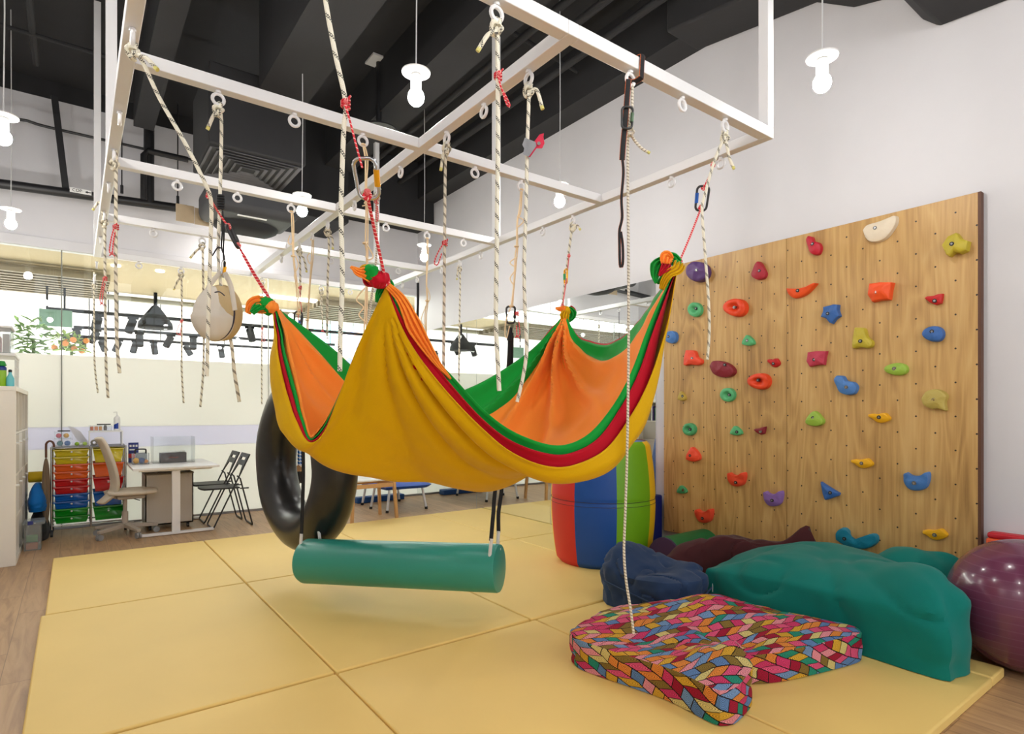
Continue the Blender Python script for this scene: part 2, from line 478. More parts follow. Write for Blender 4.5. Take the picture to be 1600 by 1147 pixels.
# air-conditioner cassette with a four-way diffuser, hung from the ceiling
ac = thing('air_conditioner', 'black ceiling air conditioner box with square louvred diffuser', 'air conditioner', (1.42, 6.3, 3.74))
obj('housing', MB().box(0.97, 1.83, 5.84, 6.72, 3.76, 4.5), M_black, ac, bevel=0.015)
g = MB()
for k in range(6):
    s_ = 0.41 - k * 0.064
    z0 = 3.745
    for (ax, ay) in ((1, 0), (-1, 0), (0, 1), (0, -1)):
        c1 = Vector((1.40 + ax * s_, 6.3 + ay * s_, z0)); tx = Vector((-ay, ax, 0))
        o_ = Vector((ax, ay, 0))
        g.add([c1 - tx * s_, c1 + tx * s_, c1 + tx * (s_ - 0.05) - o_ * 0.05 + Vector((0, 0, 0.035)), c1 - tx * (s_ - 0.05) - o_ * 0.05 + Vector((0, 0, 0.035))], [(0, 1, 2, 3)])
obj('diffuser', g, mat('diffuser_grey', (92, 92, 95), 0.6), ac, solid=0.006)
dt = thing('fan_duct', 'dark grey rounded fan coil duct with a white slot below the air conditioner', 'duct', (1.4, 7.1, 3.5))
obj('casing', MB().box(1.12, 2.05, 6.76, 7.45, 3.48, 3.80), M_duct, dt, bevel=0.09, seg=4)
obj('fan_dome', MB().ball((1.6, 7.3, 3.49), (0.36, 0.30, 0.12), 20, 8), M_black, dt)
obj('slot', MB().box(1.42, 1.72, 6.86, 6.89, 3.472, 3.482), M_whiteplastic, dt)
solo('cardboard_sheet', MB().box(0.91, 1.09, 7.46, 7.475, 3.47, 3.66).box(1.095, 1.28, 7.46, 7.475, 3.465, 3.65), mat('brown_card', (190, 170, 140), 0.8, var=0.15, vs=12),
     'weathered brown board piece hanging under the dark fan duct', 'board')

# black pendant speaker in front of the back-right post
sp_ = atY(592, 205, 5.9)
t = thing('ceiling_speaker', 'black disc shaped speaker on a pole below a square ceiling plate', 'speaker', (sp_.x, 5.9, sp_.z))
obj('pole', MB().tube([(sp_.x, 5.9, sp_.z + 0.03), (sp_.x, 5.9, ZC)], 0.03, 10), M_blackm, t)
obj('disc', MB().lathe([(0.02, 0.06), (0.1, 0.05), (0.2, 0.015), (0.2, 0.0), (0.05, -0.012)], (sp_.x, 5.9, sp_.z), 28), M_blackm, t)
obj('ceiling_plate', MB().box(sp_.x - 0.11, sp_.x + 0.11, 5.79, 6.01, ZC - 0.02, ZC), M_whiteplastic, t)

# ------------------------------------------------------------------ mirror on the right wall
mm, nt_, bs_n = new_mat('mirror_silver')
bs_n.inputs['Base Color'].default_value = rgb(236, 240, 238); bs_n.inputs['Metallic'].default_value = 1.0; bs_n.inputs['Roughness'].default_value = 0.0
for a, b, l in ((6.763, YB - 0.02, 'tall wall mirror panel nearest the glass partition'), (5.2, 6.757, 'tall wall mirror panel in the middle of the mirrored wall'), (3.665, 5.194, 'tall wall mirror panel beside the climbing board')):
    solo('mirror', MB().box(XR - 0.008, XR - 0.001, a, b, 0.0, 2.61), mm, l, 'mirror', smooth=False)

# ------------------------------------------------------------------ the corridor beyond the glass
M_far = mat('corridor_white', (243, 240, 240), 0.8, var=0.015)
M_soffit = mat('cream_soffit', (176, 160, 128), 0.7, var=0.02)
struct('floor_corridor', MB().box(-9, 16, YB + 0.12, 21, -0.1, -0.02), mat('corridor_tile', (214, 208, 200), 0.4))
struct('wall_corridor', MB().box(-9, 16, 20.6, 20.8, 0, 5.6), M_far)
struct('ceiling_corridor', MB().box(-9, 16, YB + 0.1, 12.8, 3.5, 3.6), M_soffit)
struct('ceiling_atrium', MB().box(-9, 16, 12.8, 20.8, 5.3, 5.4), M_far)
struct('wall_atrium', MB().box(-9, 16, 12.8, 12.82, 3.6, 5.3), M_far)
M_slat = mat('brown_slat', (116, 104, 82), 0.6)
for k, (a, b) in enumerate(((-5, 0.45), (3.7, 7.2))):
    g = MB()
    for j in range(9): g.box(a, b, 10.9 + j * 0.22, 11.0 + j * 0.22, 3.34, 3.44)
    struct('trim_%d' % (8 + k), g, M_slat)
struct('trim_10', MB().tube([(-9, 12.75, 3.40), (16, 12.75, 3.40)], 0.05, 8), mat('edge_pipe', (150, 146, 128), 0.5))
M_emit = emis('lamp_glow', (255, 250, 242), 9.0)
a, b = atY(408, 466, 11.4), atY(494, 466, 11.4)
solo('linear_light', MB().box(a.x, b.x, 11.33, 11.47, 3.46, 3.5), M_emit, 'glowing linear ceiling light beyond the glass near the left hammock knot', 'light')
for x_, l in ((181, 'small round downlight in the cream soffit left of the other downlight'), (250, 'small round downlight in the cream soffit nearer the hanging pouch')):
    p = atY(x_, 455, 10.4)
    solo('downlight', MB().lathe([(0.06, 0), (0.06, 0.02)], (p.x, 10.4, 3.48), 16), M_emit, l, 'light')
M_track = mat('track_black', (16, 16, 17), 0.9, spec=0.1)
for Yr, xa, xb, spots, word in ((13.2, 75, 640, (153, 208, 390, 600, 630), 'nearest'), (15.7, 115, 560, (120, 151, 218, 267, 302, 480), 'middle'), (17.6, 78, 480, (105, 130, 158, 186, 212, 240, 290, 345), 'farthest')):
    z = 3.16
    a, b = atY(xa, 500, Yr), atY(xb, 500, Yr)
    g = thing('track_rail', '%s black lighting track in the bright corridor beyond the glass' % word, 'lighting track', ((a.x+b.x)/2, Yr, z))
    obj('rail', MB().box(a.x, b.x, Yr - 0.03, Yr + 0.03, z - 0.03, z + 0.03), M_track, g)
    for k in range(4):
        xx = a.x + (b.x - a.x) * (k + 0.5) / 4
        obj('drop_rod', MB().tube([(xx, Yr, z), (xx, Yr, 5.3)], 0.012, 6), M_track, g)
    for k, sx in enumerate(spots):
        p = atY(sx, 500, Yr)
        ang = R(random.uniform(-28, 28))
        q = thing('spotlight', 'small black spotlight hanging from the %s lighting track beyond the glass' % word, 'spotlight', (p.x, Yr, z - 0.03), 'spotlights on the %s track' % word)
        obj('adapter', MB().box(p.x - 0.09, p.x + 0.09, Yr - 0.025, Yr + 0.025, z - 0.07, z - 0.03), M_track, q)
        d = Vector((math.sin(ang), -0.35, -math.cos(ang))).normalized()
        s0 = Vector((p.x, Yr, z - 0.09))
        obj('lamp_can', MB().tube([s0, s0 + d * 0.26], 0.075, 12), M_track, q)
p = atY(243, 500, 12.4)
t = thing('pendant_lamp', 'wide black dome pendant hanging in the corridor between spotlights', 'lamp', (p.x, 12.4, 2.85))
obj('lamp_shade', MB().lathe([(0.03, 0.42), (0.06, 0.4), (0.16, 0.26), (0.27, 0.1), (0.28, 0.0)], (p.x, 12.4, 2.85), 20), M_track, t)
obj('rod', MB().tube([(p.x, 12.4, 3.25), (p.x, 12.4, 3.5)], 0.03, 8), M_track, t)
a, b = atY(61, 482, 12.0), atY(113, 512, 12.0)
t = thing('hanging_sign', 'blank grey green sign board hanging in the corridor', 'sign', ((a.x+b.x)/2, 12.0, b.z))
obj('board', MB().box(a.x, b.x, 11.98, 12.03, b.z, a.z), mat('sign_green', (112, 150, 128), 0.5), t)
for xx in (a.x + 0.1, b.x - 0.1): obj('hanger', MB().tube([(xx, 12, a.z), (xx, 12, 3.5)], 0.015, 6), M_track, t)
a, b = atY(492, 505, 16.5), atY(648, 600, 16.5)
struct('wall_teal', MB().box(a.x, b.x + 2.5, 16.5, 16.6, 0.0, a.z), mat('teal_display', (150, 216, 206), 0.7, var=0.1, vs=1.0))
p = atY(552, 548, 15.1)
t = thing('balloon_decoration', 'round patchwork balloon decoration glowing behind the hammock in the corridor', 'balloon', (p.x, 15.1, p.z - 0.5))
obj('envelope', MB().ball((p.x, 15.1, p.z), (0.48, 0.48, 0.55), 20, 12), None or (lambda: (lambda m, nt, bs: (nt.links.new(ramp(nt, nd(nt, 'ShaderNodeTexVoronoi', Scale=5.0).outputs['Color'], [(0, rgb(240, 180, 150)), (0.4, rgb(250, 236, 224)), (0.7, rgb(140, 150, 210))], True), bs.inputs['Base Color']), m)[1])(*new_mat('patchwork')))(), t)
obj('basket', MB().box(p.x - 0.1, p.x + 0.1, 15.0, 15.2, p.z - 0.8, p.z - 0.62), mat('basket_tan', (170, 130, 90), 0.8), t)
obj('cable', MB().tube([(p.x, 15.1, p.z + 0.5), (p.x, 15.1, 5.27)], 0.01, 6), M_track, t)
# greenery just beyond the film
def leafy(px, py, Yd, h, n, spread, c1, label, flowers=None):
    p = atY(px, py, Yd)
    t = thing('potted_plant', label, 'plant', (p.x, Yd, 0))
    obj('pot', MB().lathe([(0.13, 0), (0.17, 0.3), (0.19, 0.42), (0.17, 0.42), (0.16, 0.38)], (p.x, Yd, -0.02), 18), mat('pot_white', (220, 216, 208), 0.6), t)
    obj('stem', MB().tube([(p.x, Yd, 0.3), (p.x + 0.03, Yd, p.z)], 0.02, 8), mat('stem_green', (92, 110, 60), 0.7), t)
    g = MB()
    rr = random.Random(int(px))
    for k in range(n):
        a_ = rr.uniform(0, 6.28); e = rr.uniform(-0.3, 0.9); L = rr.uniform(0.12, 0.24)
        base = Vector((p.x + rr.uniform(-1, 1) * spread * 0.6, Yd + rr.uniform(-1, 1) * spread * 0.6, p.z + rr.uniform(-h, h)))
        d = Vector((math.cos(a_) * math.cos(e), math.sin(a_) * math.cos(e), math.sin(e)))
        sd = d.cross(Vector((0, 0, 1))).normalized() * 0.025
        g.add([base, base + d * L * 0.5 + sd, base + d * L - Vector((0, 0, 0.04)), base + d * L * 0.5 - sd], [(0, 1, 2, 3)])
    obj('foliage', g, mat('leaf_%d' % px, c1, 0.6, var=0.35, vs=9), t, solid=0.003)
    if flowers:
        for k in range(7): obj('flower', MB().ball((p.x + rr.uniform(-1, 1) * spread, Yd - 0.1 + rr.uniform(-.1, .1), p.z + rr.uniform(-0.1, 0.06)), 0.04, 8, 6), mat('flower_%d' % px, flowers, 0.6), t)
leafy(48, 532, 9.4, 0.22, 70, 0.22, (104, 140, 70), 'leafy green plant behind the film beside the shelf top')
leafy(108, 538, 10.4, 0.12, 60, 0.2, (150, 180, 90), 'light green plant with orange flowers behind the film', (236, 150, 80))

# ------------------------------------------------------------------ floor mats (cream vinyl, 5 cm thick)
def vinyl(name, c, rough=0.42):
    m, nt, bs = new_mat(name)
    co = coords(nt)
    n1 = nd(nt, 'ShaderNodeTexNoise', Scale=1.6, Detail=3.0); nt.links.new(co, n1.inputs['Vector'])
    b = rgb(*c)
    nt.links.new(mix(nt, n1.outputs[0], tuple(v*0.93 for v in b[:3]) + (1,), tuple(min(1, v*1.05) for v in b[:3]) + (1,)), bs.inputs['Base Color'])
    bs.inputs['Roughness'].default_value = rough
    n2 = nd(nt, 'ShaderNodeTexNoise', Scale=260.0, Detail=2.0); nt.links.new(co, n2.inputs['Vector'])
    n3 = nd(nt, 'ShaderNodeTexNoise', Scale=3.0, Detail=2.0); nt.links.new(co, n3.inputs['Vector'])
    h = mth(nt, 'ADD', mth(nt, 'MULTIPLY', n2.outputs[0], 0.12), n3.outputs[0])
    bump(nt, bs, h, 0.16, 0.008)
    MATS[name] = m
    return m
M_mat = vinyl('mat_vinyl', (242, 207, 122), 0.58)
mx = [-0.18, 1.05, 2.295, 3.6, 4.42]
my = [0.9, 2.885, 4.8, 6.62]
names = {(0, 2): 'at the far left corner in front of the desk', (1, 2): 'at the back just beyond the black inner tube', (2, 2): 'at the back in front of the low blue table', (3, 2): 'at the back against the mirror',
         (0, 1): 'at the left edge, second row from the front', (1, 1): 'under the green roller', (2, 1): 'between the green roller and the striped barrel', (3, 1): 'under the striped barrel along the mirror',
         (0, 0): 'at the front left nearest the camera', (1, 0): 'in the front centre before the patterned cushion', (2, 0): 'under the patterned cushion at the front', (3, 0): 'beside the purple ball below the climbing board'}
SHIFT = {(0, 2): (0.03, 0), (0, 1): (0.008, 0), (0, 0): (0.045, 0)}
for (i, j), w in names.items():
    if (i, j) == (3, 0): continue
    y0 = my[j] if j or i > 1 else -0.9
    sx = SHIFT.get((i, j), (0, 0))[0]
    x0, x1 = mx[i] + sx + 0.004, mx[i+1] - 0.004
    if i == 2 and j == 0: x0 += 0.03
    if i == 1 and j == 0: x1 += 0.028
    mb = MB().box(x0, x1, y0 + 0.004, my[j+1] - (0.016 if j == 0 else 0.006), 0.0, 0.047 if j == 0 else 0.05)
    solo('floor_mat', mb, M_mat, 'pale yellow gym mat ' + w, 'mat', 'yellow floor mats', bevel=0.009, seg=3)

solo('floor_mat', MB().prism([(3.604, 0.904), (3.79, 0.904), (3.79, 1.3), (4.42, 1.3), (4.42, 2.879), (3.604, 2.879)], lambda a, b, d: (a, b, d), 0.0, 0.05), M_mat, 'pale yellow gym mat ' + names[(3, 0)], 'mat', 'yellow floor mats', bevel=0.009, seg=3)

# ------------------------------------------------------------------ white steel swing frame hung from the ceiling
HB, BW = 2.77, 0.054
FX = [0.175, 1.518, 2.898]
FY = [1.673, 2.868, 4.118, 5.33, 6.60]
hw = BW / 2
fr = thing('swing_frame', 'white square tube swing frame with eye bolts, hung below the black ceiling', 'swing frame', (FX[1], FY[2], HB))
for k, x in enumerate(FX):
    obj('rail', MB().box(x - hw, x + hw, FY[0] - hw, FY[4] + hw, HB, HB + BW), M_frame, fr, bevel=0.003)
for y in FY:
    for a, b in ((FX[0], FX[1]), (FX[1], FX[2])):
        obj('beam', MB().box(a + hw, b - hw, y - hw, y + hw, HB, HB + BW), M_frame, fr, bevel=0.003)
for x, y in ((FX[0], FY[2]), (FX[0], FY[4]), (FX[2], FY[0]), (FX[2], FY[2]), (FX[2], FY[4])):
    obj('post', MB().box(x - hw, x + hw, y - hw, y + hw, HB + BW, ZC), M_frame, fr, bevel=0.003)
EYES = {}
def eye(px, py, kind, i):
    """eye bolt under a beam (kind 'u': along X at FY[i]; 'v': along Y at FX[i])"""
    key = (px, py)
    if key in EYES: return EYES[key]
    if kind == 'u': p = atY(px, py, FY[i]); p.y = FY[i]; u = (1, 0, 0)
    else: p = atX(px, py, FX[i]); p.x = FX[i]; u = (0, 1, 0)
    p.z = HB - 0.038
    obj('eye_bolt', MB().torus(p, 0.0235, 0.0075, u, (0, 0, 1), 18, 8).tube([p + Vector((0, 0, 0.026)), p + Vector((0, 0, 0.037))], 0.012, 10), M_frame, fr)
    EYES[key] = p
    return p
EY = {}
for k, (px, py, kd, i) in {
    'f1': (500, -140, 'u', 0), 'f2': (776, 20, 'u', 0), 'f3': (985, 115, 'u', 0), 'f4': (1066, 157, 'u', 0), 'f5': (1133, 196, 'u', 0),
    'a1': (341, 152, 'u', 1), 'a2': (460, 184, 'u', 1), 'a3': (567, 216, 'u', 1), 'a4': (742, 267, 'u', 1), 'a5': (814, 290, 'u', 1),
    'b1': (277, 288, 'u', 2), 'b2': (371, 305, 'u', 2), 'b3': (455, 323, 'u', 2), 'b4': (603, 353, 'u', 2), 'b5': (667, 367, 'u', 2), 'b6': (724, 377, 'u', 2),
    'c1': (240, 363, 'u', 3), 'c2': (316, 374, 'u', 3), 'c3': (517, 406, 'u', 3), 'c4': (622, 422, 'u', 3),
    'd1': (217, 417, 'u', 4), 'd2': (283, 424, 'u', 4), 'd3': (410, 440, 'u', 4), 'd4': (502, 450, 'u', 4), 'd5': (547, 457, 'u', 4),
    'm1': (826, 120, 'v', 1), 'm2': (756, 170, 'v', 1), 'm3': (698, 212, 'v', 1), 'm4': (626, 270, 'v', 1), 'm4b': (588, 296, 'v', 1), 'm5': (554, 320, 'v', 1), 'm6': (512, 352, 'v', 1), 'm7': (488, 369, 'v', 1), 'm8': (468, 386, 'v', 1), 'm9': (440, 407, 'v', 1),
    'r1': (1126, 245, 'v', 2), 'r2': (1049, 277, 'v', 2), 'r3': (895, 344, 'v', 2), 'r4': (848, 360, 'v', 2), 'r5': (751, 400, 'v', 2), 'r6': (718, 412, 'v', 2), 'r7': (690, 422, 'v', 2), 'r8': (652, 437, 'v', 2), 'r9': (629, 447, 'v', 2),
    'l1': (207, 54, 'v', 0), 'l2': (187, 152, 'v', 0), 'l3': (178, 203, 'v', 0), 'l4': (170, 246, 'v', 0), 'l5': (163, 290, 'v', 0), 'l6': (157, 337, 'v', 0), 'l7': (151, 366, 'v', 0), 'l8': (148, 383, 'v', 0), 'l9': (147, 396, 'v', 0)}.items():
    EY[k] = eye(px, py, kd, i)

# ------------------------------------------------------------------ bulbs on white flex
M_bulb = emis('bulb_glow', (255, 251, 246), BULB_STRENGTH)
def pendant(x, y, z, label):
    t = thing('pendant_lamp', label, 'lamp', (x, y, z - 0.05), 'bare bulb pendants')
    obj('bulb', MB().ball((x, y, z), (0.045, 0.045, 0.049), 18, 12), M_bulb, t)
    obj('socket', MB().lathe([(0.024, 0.04), (0.03, 0.05), (0.03, 0.12), (0.02, 0.13)], (x, y, z), 16), M_whiteplastic, t)
    obj('canopy_disc', MB().lathe([(0.02, 0.128), (0.078, 0.134), (0.08, 0.142), (0.02, 0.15)], (x, y, z), 28), M_whiteplastic, t)
    obj('flex', MB().tube([(x, y, z + 0.15), (x + 0.006, y, z + 0.8), (x, y, ZC)], 0.004, 6), M_wire, t)
    return t
for x, y, z, l in ((3.20, 1.53, 3.1, 'bare bulb pendant hanging alone before the white wall above the climbing board'),
                (3.25, 3.70, 3.1, 'bare bulb pendant hanging beyond the right rail of the swing frame'),
                (3.19, 5.95, 3.1, 'bare bulb pendant seen beyond the tan bungee near the back of the right wall'),
                (1.53, 2.95, 3.1, 'bare bulb pendant hanging above the front part of the swing frame'),
                (1.60, 5.22, 3.1, 'bare bulb pendant hanging below the square ceiling diffuser'),
                (1.72, 8.10, 3.4, 'bare bulb pendant near the glass beside the hanging beige pouch'),
                (-0.36, 4.96, 3.1, 'bare bulb pendant at the upper left edge outside the swing frame'),
                (-0.47, 7.20, 3.1, 'bare bulb pendant above the glass at the far left'),
                (3.20, -0.65, 3.1, 'added unseen bare bulb pendant behind the camera on the right'),  # from here down: unseen pendants continuing the rows, added to light the room
                (1.53, 0.75, 3.1, 'added unseen bare bulb pendant overhead near the camera'),
                (-0.36, 2.75, 3.1, 'added unseen bare bulb pendant to the left behind the picture edge'),
                (-0.36, 0.55, 3.1, 'added unseen bare bulb pendant to the left beside the camera'),
                (1.53, -1.45, 3.1, 'added unseen bare bulb pendant well behind the camera in the middle'),
                (-0.36, -1.65, 3.1, 'added unseen bare bulb pendant well behind the camera on the left')):
    pendant(x, y, z, l)

# ------------------------------------------------------------------ ropes and cords
M_rope = rope_mat('fleck_rope', (232, 227, 208), (92, 88, 80), 0.056, 0.27)
M_rope2 = rope_mat('spiral_rope', (222, 214, 192), (140, 132, 116), 0.05, 0.3, False)
M_red = rope_mat('red_cord', (214, 44, 58), (244, 200, 190), 0.014, 0.22, False)
M_cotton = rope_mat('twisted_cotton', (222, 214, 196), (150, 140, 124), 0.014, 0.3, False)
M_tan = mat('tan_bungee', (230, 204, 162), 0.7, var=0.08)
M_yel_end = mat('taped_end', (206, 198, 110), 0.6)
M_blackweb = mat('black_webbing', (22, 22, 24), 0.8, var=0.1)
def wobble(pts, a, seed):
    rr = random.Random(seed)
    return pts
def rope(label, top, pts, d=None, r=0.0078, m=None, tailpx=None, knot=True, n=40, d1=None, end=None, name='rope', cat='rope', group='ropes hanging from the swing frame', drop=0.028):
    """hanging rope: eye point, picture points at that depth; knot and tail as parts"""
    d = d or depth(top); m = m or M_rope
    d1 = d1 or d
    N_ = len(pts)
    body = [at(x, y, d + (d1 - d) * k / max(1, N_ - 1)) for k, (x, y) in enumerate(pts)]
    start = Vector(top) - Vector((0, 0, drop)) if top is not None else body[0]
    t = thing(name, label, cat, start, group)
    line = ([start - Vector((0, 0, 0.02))] if top is not None else []) + body
    obj('strand', MB().tube([Vector(p) for p in spline(line, n)], r, 8), m, t)
    if knot:
        k = MB()
        c = start - Vector((0, 0, 0.02))
        e1 = Vector((CS, -SN, 0)); e2 = Vector((SN, CS, 0)); e3 = Vector((0, 0, 1))
        lp_ = [Vector(top) + e3*(-0.016) + e2*0.012 + e1*0.006 if top is not None else c + e3*0.03]
        pl = []
        for q in range(33):
            a = q / 32.0 * 6.2832
            rr_ = r * 1.75
            pl.append(c + e1*(rr_*(math.sin(a) + 0.55*math.sin(2*a))) + e2*(rr_*0.9*math.sin(3*a)) + e3*(r*2.6*math.cos(a) - 0.01 + r*0.8*math.cos(2*a)))
        k.tube(pl[:-1], r * 0.98, 8, closed=True)
        if top is not None:
            ctr = Vector(top) - Vector((0, 0, 0.020)); 
            k.tube([c + e1*r*1.1 + e3*r, ctr + e1*r*1.6 + e2*r*0.3, ctr + e3*0.011 + e2*0.012, ctr - e1*r*1.6 + e2*r*0.3, c - e1*r*1.1 + e3*r], r*0.95, 8)
        obj('knot', k, m, t)
    if tailpx:
        tp = [c + Vector((0, 0, -0.012))] + [at(x, y, d - 0.012) for x, y in tailpx]
        o_ = obj('tail', MB().tube([Vector(p) for p in spline(tp, 16)], r, 8), m, t)
        q0, q1 = Vector(tp[-2]), Vector(tp[-1])
        dr = (q1 - q0).normalized()
        obj('rope_end', MB().tube([q1 - dr*0.006, q1 + dr*0.008], r*1.04, 8), M_yel_end, t)
    return t
def red_loop(label, p0, loop, d, r=0.0033, wraps=3, wr=0.012, group='red cord loops tied on the ropes', tangle=True):
    """short red friction-hitch cord: wraps round the rope at p0 and a dangling loop"""
    c = at(p0[0], p0[1], d)
    t = thing('cord_loop', label, 'cord', c, group)
    w = MB()
    e1 = Vector((CS, -SN, 0)); e2 = Vector((SN, CS, 0))
    for k in range(wraps):
        w.torus(c + Vector((0, 0, (k - 1) * r * 2.6)), wr, r * 1.15, e1 + Vector((0, 0, 0.25*(k-1))), e2, 14, 6)
    w.ball(c - e2*wr*1.1 + e1*0.004, r * 2.2, 8, 6)
    w.tube([c - e2*wr + e1*0.002, c - e2*wr*1.4 + e1*0.012 + Vector((0, 0, 0.008)), c - e2*wr*1.2 + e1*0.018 + Vector((0, 0, 0.017))], r, 6)
    obj('wraps', w, M_red, t)
    if loop:
        L = [at(x, y, d - 0.014) for x, y in loop]
        obj('loop', MB().tube([Vector(p) for p in spline([c - e2*wr] + L, 28)], r, 6), M_red, t)
        q = L[len(L)//2]
        if tangle: obj('stopper_knot', MB().ball(q, r * 2.4, 8, 6).tube([q, q + e1*0.016 + Vector((0, 0, -0.016))], r, 6).tube([q, q - e1*0.014 + Vector((0, 0, -0.012))], r, 6), M_red, t)
    return t
def carabiner(label, c, up, side, h, w, r, m, sleeve=None, group=None, slv_side=1):
    up = Vector(up).normalized(); side = Vector(side); side = (side - up*side.dot(up)).normalized()
    c = Vector(c)
    t = thing('carabiner', label, 'carabiner', c, group)
    cr = min(w, h) * 0.32
    pl = []
    for (sx, sy, a0) in ((1, 1, 0), (-1, 1, 90), (-1, -1, 180), (1, -1, 270)):
        wd = w/2 - cr
        for k in range(6):
            a = R(a0 + k * 18)
            pl.append(c + side*(sx*wd*(1.0 if sy > 0 else 0.8) + cr*math.cos(a)) + up*(sy*(h/2 - cr) + cr*math.sin(a)))
    obj('body', MB().tube(pl, r, 10, closed=True), m, t)
    a = c + side*slv_side*(w/2*0.95) + up*h*0.22; b = c + side*slv_side*(w/2*0.86) - up*h*0.2
    obj('gate_sleeve', MB().tube([a, b], r*1.55, 12), sleeve or m, t)
    return t
VU, VS = Vector((0, 0, 1)), Vector((CS, -SN, 0))

rope('long white flecked rope hanging from above the picture before the yellow hammock panel', EY['f1'], [(507, -20), (510, 10), (524, 85), (540, 160), (537, 205), (533, 330), (535, 430), (532, 520), (531, 580)], r=0.0072, n=60)
rope('white flecked rope knotted at the top centre, hanging over the green lining', EY['f2'], [(777, 60), (778, 200), (776, 400), (775, 500), (778, 570), (780, 611)], tailpx=[(762, 55), (748, 77)], r=0.0078, n=56)
rope('white flecked rope passing through the silver descender with its end over the orange lining', EY['m1'], [(826, 165), (824, 225), (822, 320), (819, 420), (821, 500), (823, 545), (818, 585), (808, 628)], tailpx=[(838, 140), (847, 168)], r=0.0076, n=56)
rope('white flecked rope left of the square diffuser holding the beige pouch', EY['a1'], [(346, 190), (344, 300), (341, 400), (346, 450), (352, 490)], tailpx=[(334, 180), (325, 200)], r=0.0076)
rope('end of a white flecked rope curling out below the beige pouch', None, [(356, 515), (362, 540), (366, 580), (370, 605), (374, 628)], d=depth(EY['a1']) + 0.05, r=0.0076, knot=False, m=M_rope2)
sl = rope('white flecked rope slanting from the left rail then hanging before the beige pouch', EY['l1'], [(222, 95), (250, 155), (290, 225), (322, 290), (330, 318), (329, 380), (326, 480), (323, 588)], tailpx=[(228, 90), (244, 107)], r=0.0076, n=56, d1=depth(EY['l1']) + 0.2)
rope('outermost left rope with long red loop high on it, right of the frame post', EY['l3'], [(181, 235), (181, 330), (181, 450), (183, 540), (187, 583)], r=0.0085, m=M_rope2)
rope('spiral striped rope second from the left rail corner with a low red loop', EY['l5'], [(164, 320), (164, 420), (165, 520), (166, 580), (169, 622)], tailpx=[(157, 316), (146, 327)], r=0.0085, m=M_rope2)
rope('spiral striped rope hanging from the back left corner of the swing frame', EY['l9'], [(147, 425), (147, 500), (148, 570), (153, 614)], r=0.0085, m=M_rope2)
rope('thin spiral striped rope left of the pouch with a small red loop half way', EY['d2'], [(284, 450), (284, 520), (284, 580), (287, 630)], tailpx=[(277, 440), (272, 452)], r=0.0085, m=M_rope2)
rope('spiral striped rope partly hidden by the beige pouch, tail knot above', EY['c2'], [(317, 400), (318, 480), (318, 570), (313, 636)], tailpx=[(309, 390), (298, 402)], r=0.0085, m=M_rope2)
rope('thin white rope with a red knot passing behind the left hammock knot', EY['d3'], [(410, 470), (409, 540), (409, 632)], r=0.007, m=M_rope2)
rope('white rope hanging from the middle rail behind the long front rope', EY['m6'], [(514, 385), (512, 440), (511, 525)], tailpx=[(519, 372), (520, 388)], r=0.0085, m=M_rope2)
rope('white spiral rope on the middle rail ending in a red cord beside the tan bungee', EY['m8'], [(469, 420), (469, 462)], tailpx=[(475, 405), (479, 424)], r=0.0085, m=M_rope2)
rope('short white rope on the back beam ending in a black and red knot', EY['d4'], [(503, 480), (504, 515)], r=0.0085, m=M_rope2)
rope('white rope hanging behind the front hammock knot with a red cord at its top', EY['m4b'], [(588, 330), (588, 400), (580, 470), (571, 535)], r=0.0076, m=M_cotton)
rope('white flecked rope right of the middle rail crossing with a folded tail', EY['m3'], [(696, 250), (695, 350), (694, 460), (693, 575)], tailpx=[(693, 240), (689, 264)], r=0.0076, m=M_rope2, n=50)
rope('white rope hanging from the right rail before the wall left of the descender rope', EY['r6'], [(719, 440), (718, 500), (717, 600)], tailpx=[(715, 425), (714, 436)], r=0.0078, m=M_rope2)
rope('slanting white rope from the right rail to the far hammock knot', EY['r3'], [(893, 362), (888, 400), (882, 450), (879, 474)], tailpx=[(901, 352), (906, 358)], r=0.0085, m=M_rope2)
rope('white rope at the front right frame corner ending before the climbing board', EY['f5'], [(1124, 232), (1113, 262), (1100, 310), (1097, 330), (1102, 400), (1107, 470), (1108, 520), (1105, 562)], tailpx=[(1136, 228), (1139, 245), (1146, 262)], r=0.0072, n=50)
rope('thin off-white twisted rope hanging from a black carabiner down to the patterned cushion', EY['f3'], [(982, 192), (981, 260), (982, 400), (982, 560), (980, 700), (977, 800), (975, 860), (978, 905), (985, 950), (990, 990)], d=2.50, tailpx=[(992, 220), (1003, 232), (1013, 238)], r=0.0058, m=M_cotton, n=80, drop=0.19, group='ropes hanging from the swing frame')

# red loops
d_ = depth(EY['f1']); red_loop('red cord knotted on the long front rope, running down to the steel carabiner', (540, 163), [(547, 190), (556, 225), (566, 262)], d_, wr=0.011, tangle=False)
d_ = depth(EY['f2']); red_loop('red cord loop knotted on the top centre rope beside the middle rail', (778, 119), [(783, 137), (790, 150), (797, 166), (792, 163), (785, 142)], d_, tangle=False)
d_ = depth(EY['l3']); red_loop('red cord loop high on the outermost left rope', (181, 355), [(174, 372), (171, 392), (175, 396), (177, 378), (180, 362)], d_)
d_ = depth(EY['l5']); red_loop('red cord loop low on the rope left of the outermost one', (164, 436), [(159, 450), (156, 468), (159, 474), (161, 456), (164, 442)], d_)
d_ = depth(EY['d2']); red_loop('small red cord loop on the thin rope left of the beige pouch', (284, 502), [(279, 510), (276, 520), (281, 522), (283, 510)], d_)
d_ = depth(EY['d3']); red_loop('red cord loop behind the left hammock knot', (410, 514), [(412, 525), (414, 533), (410, 532), (409, 520)], d_)
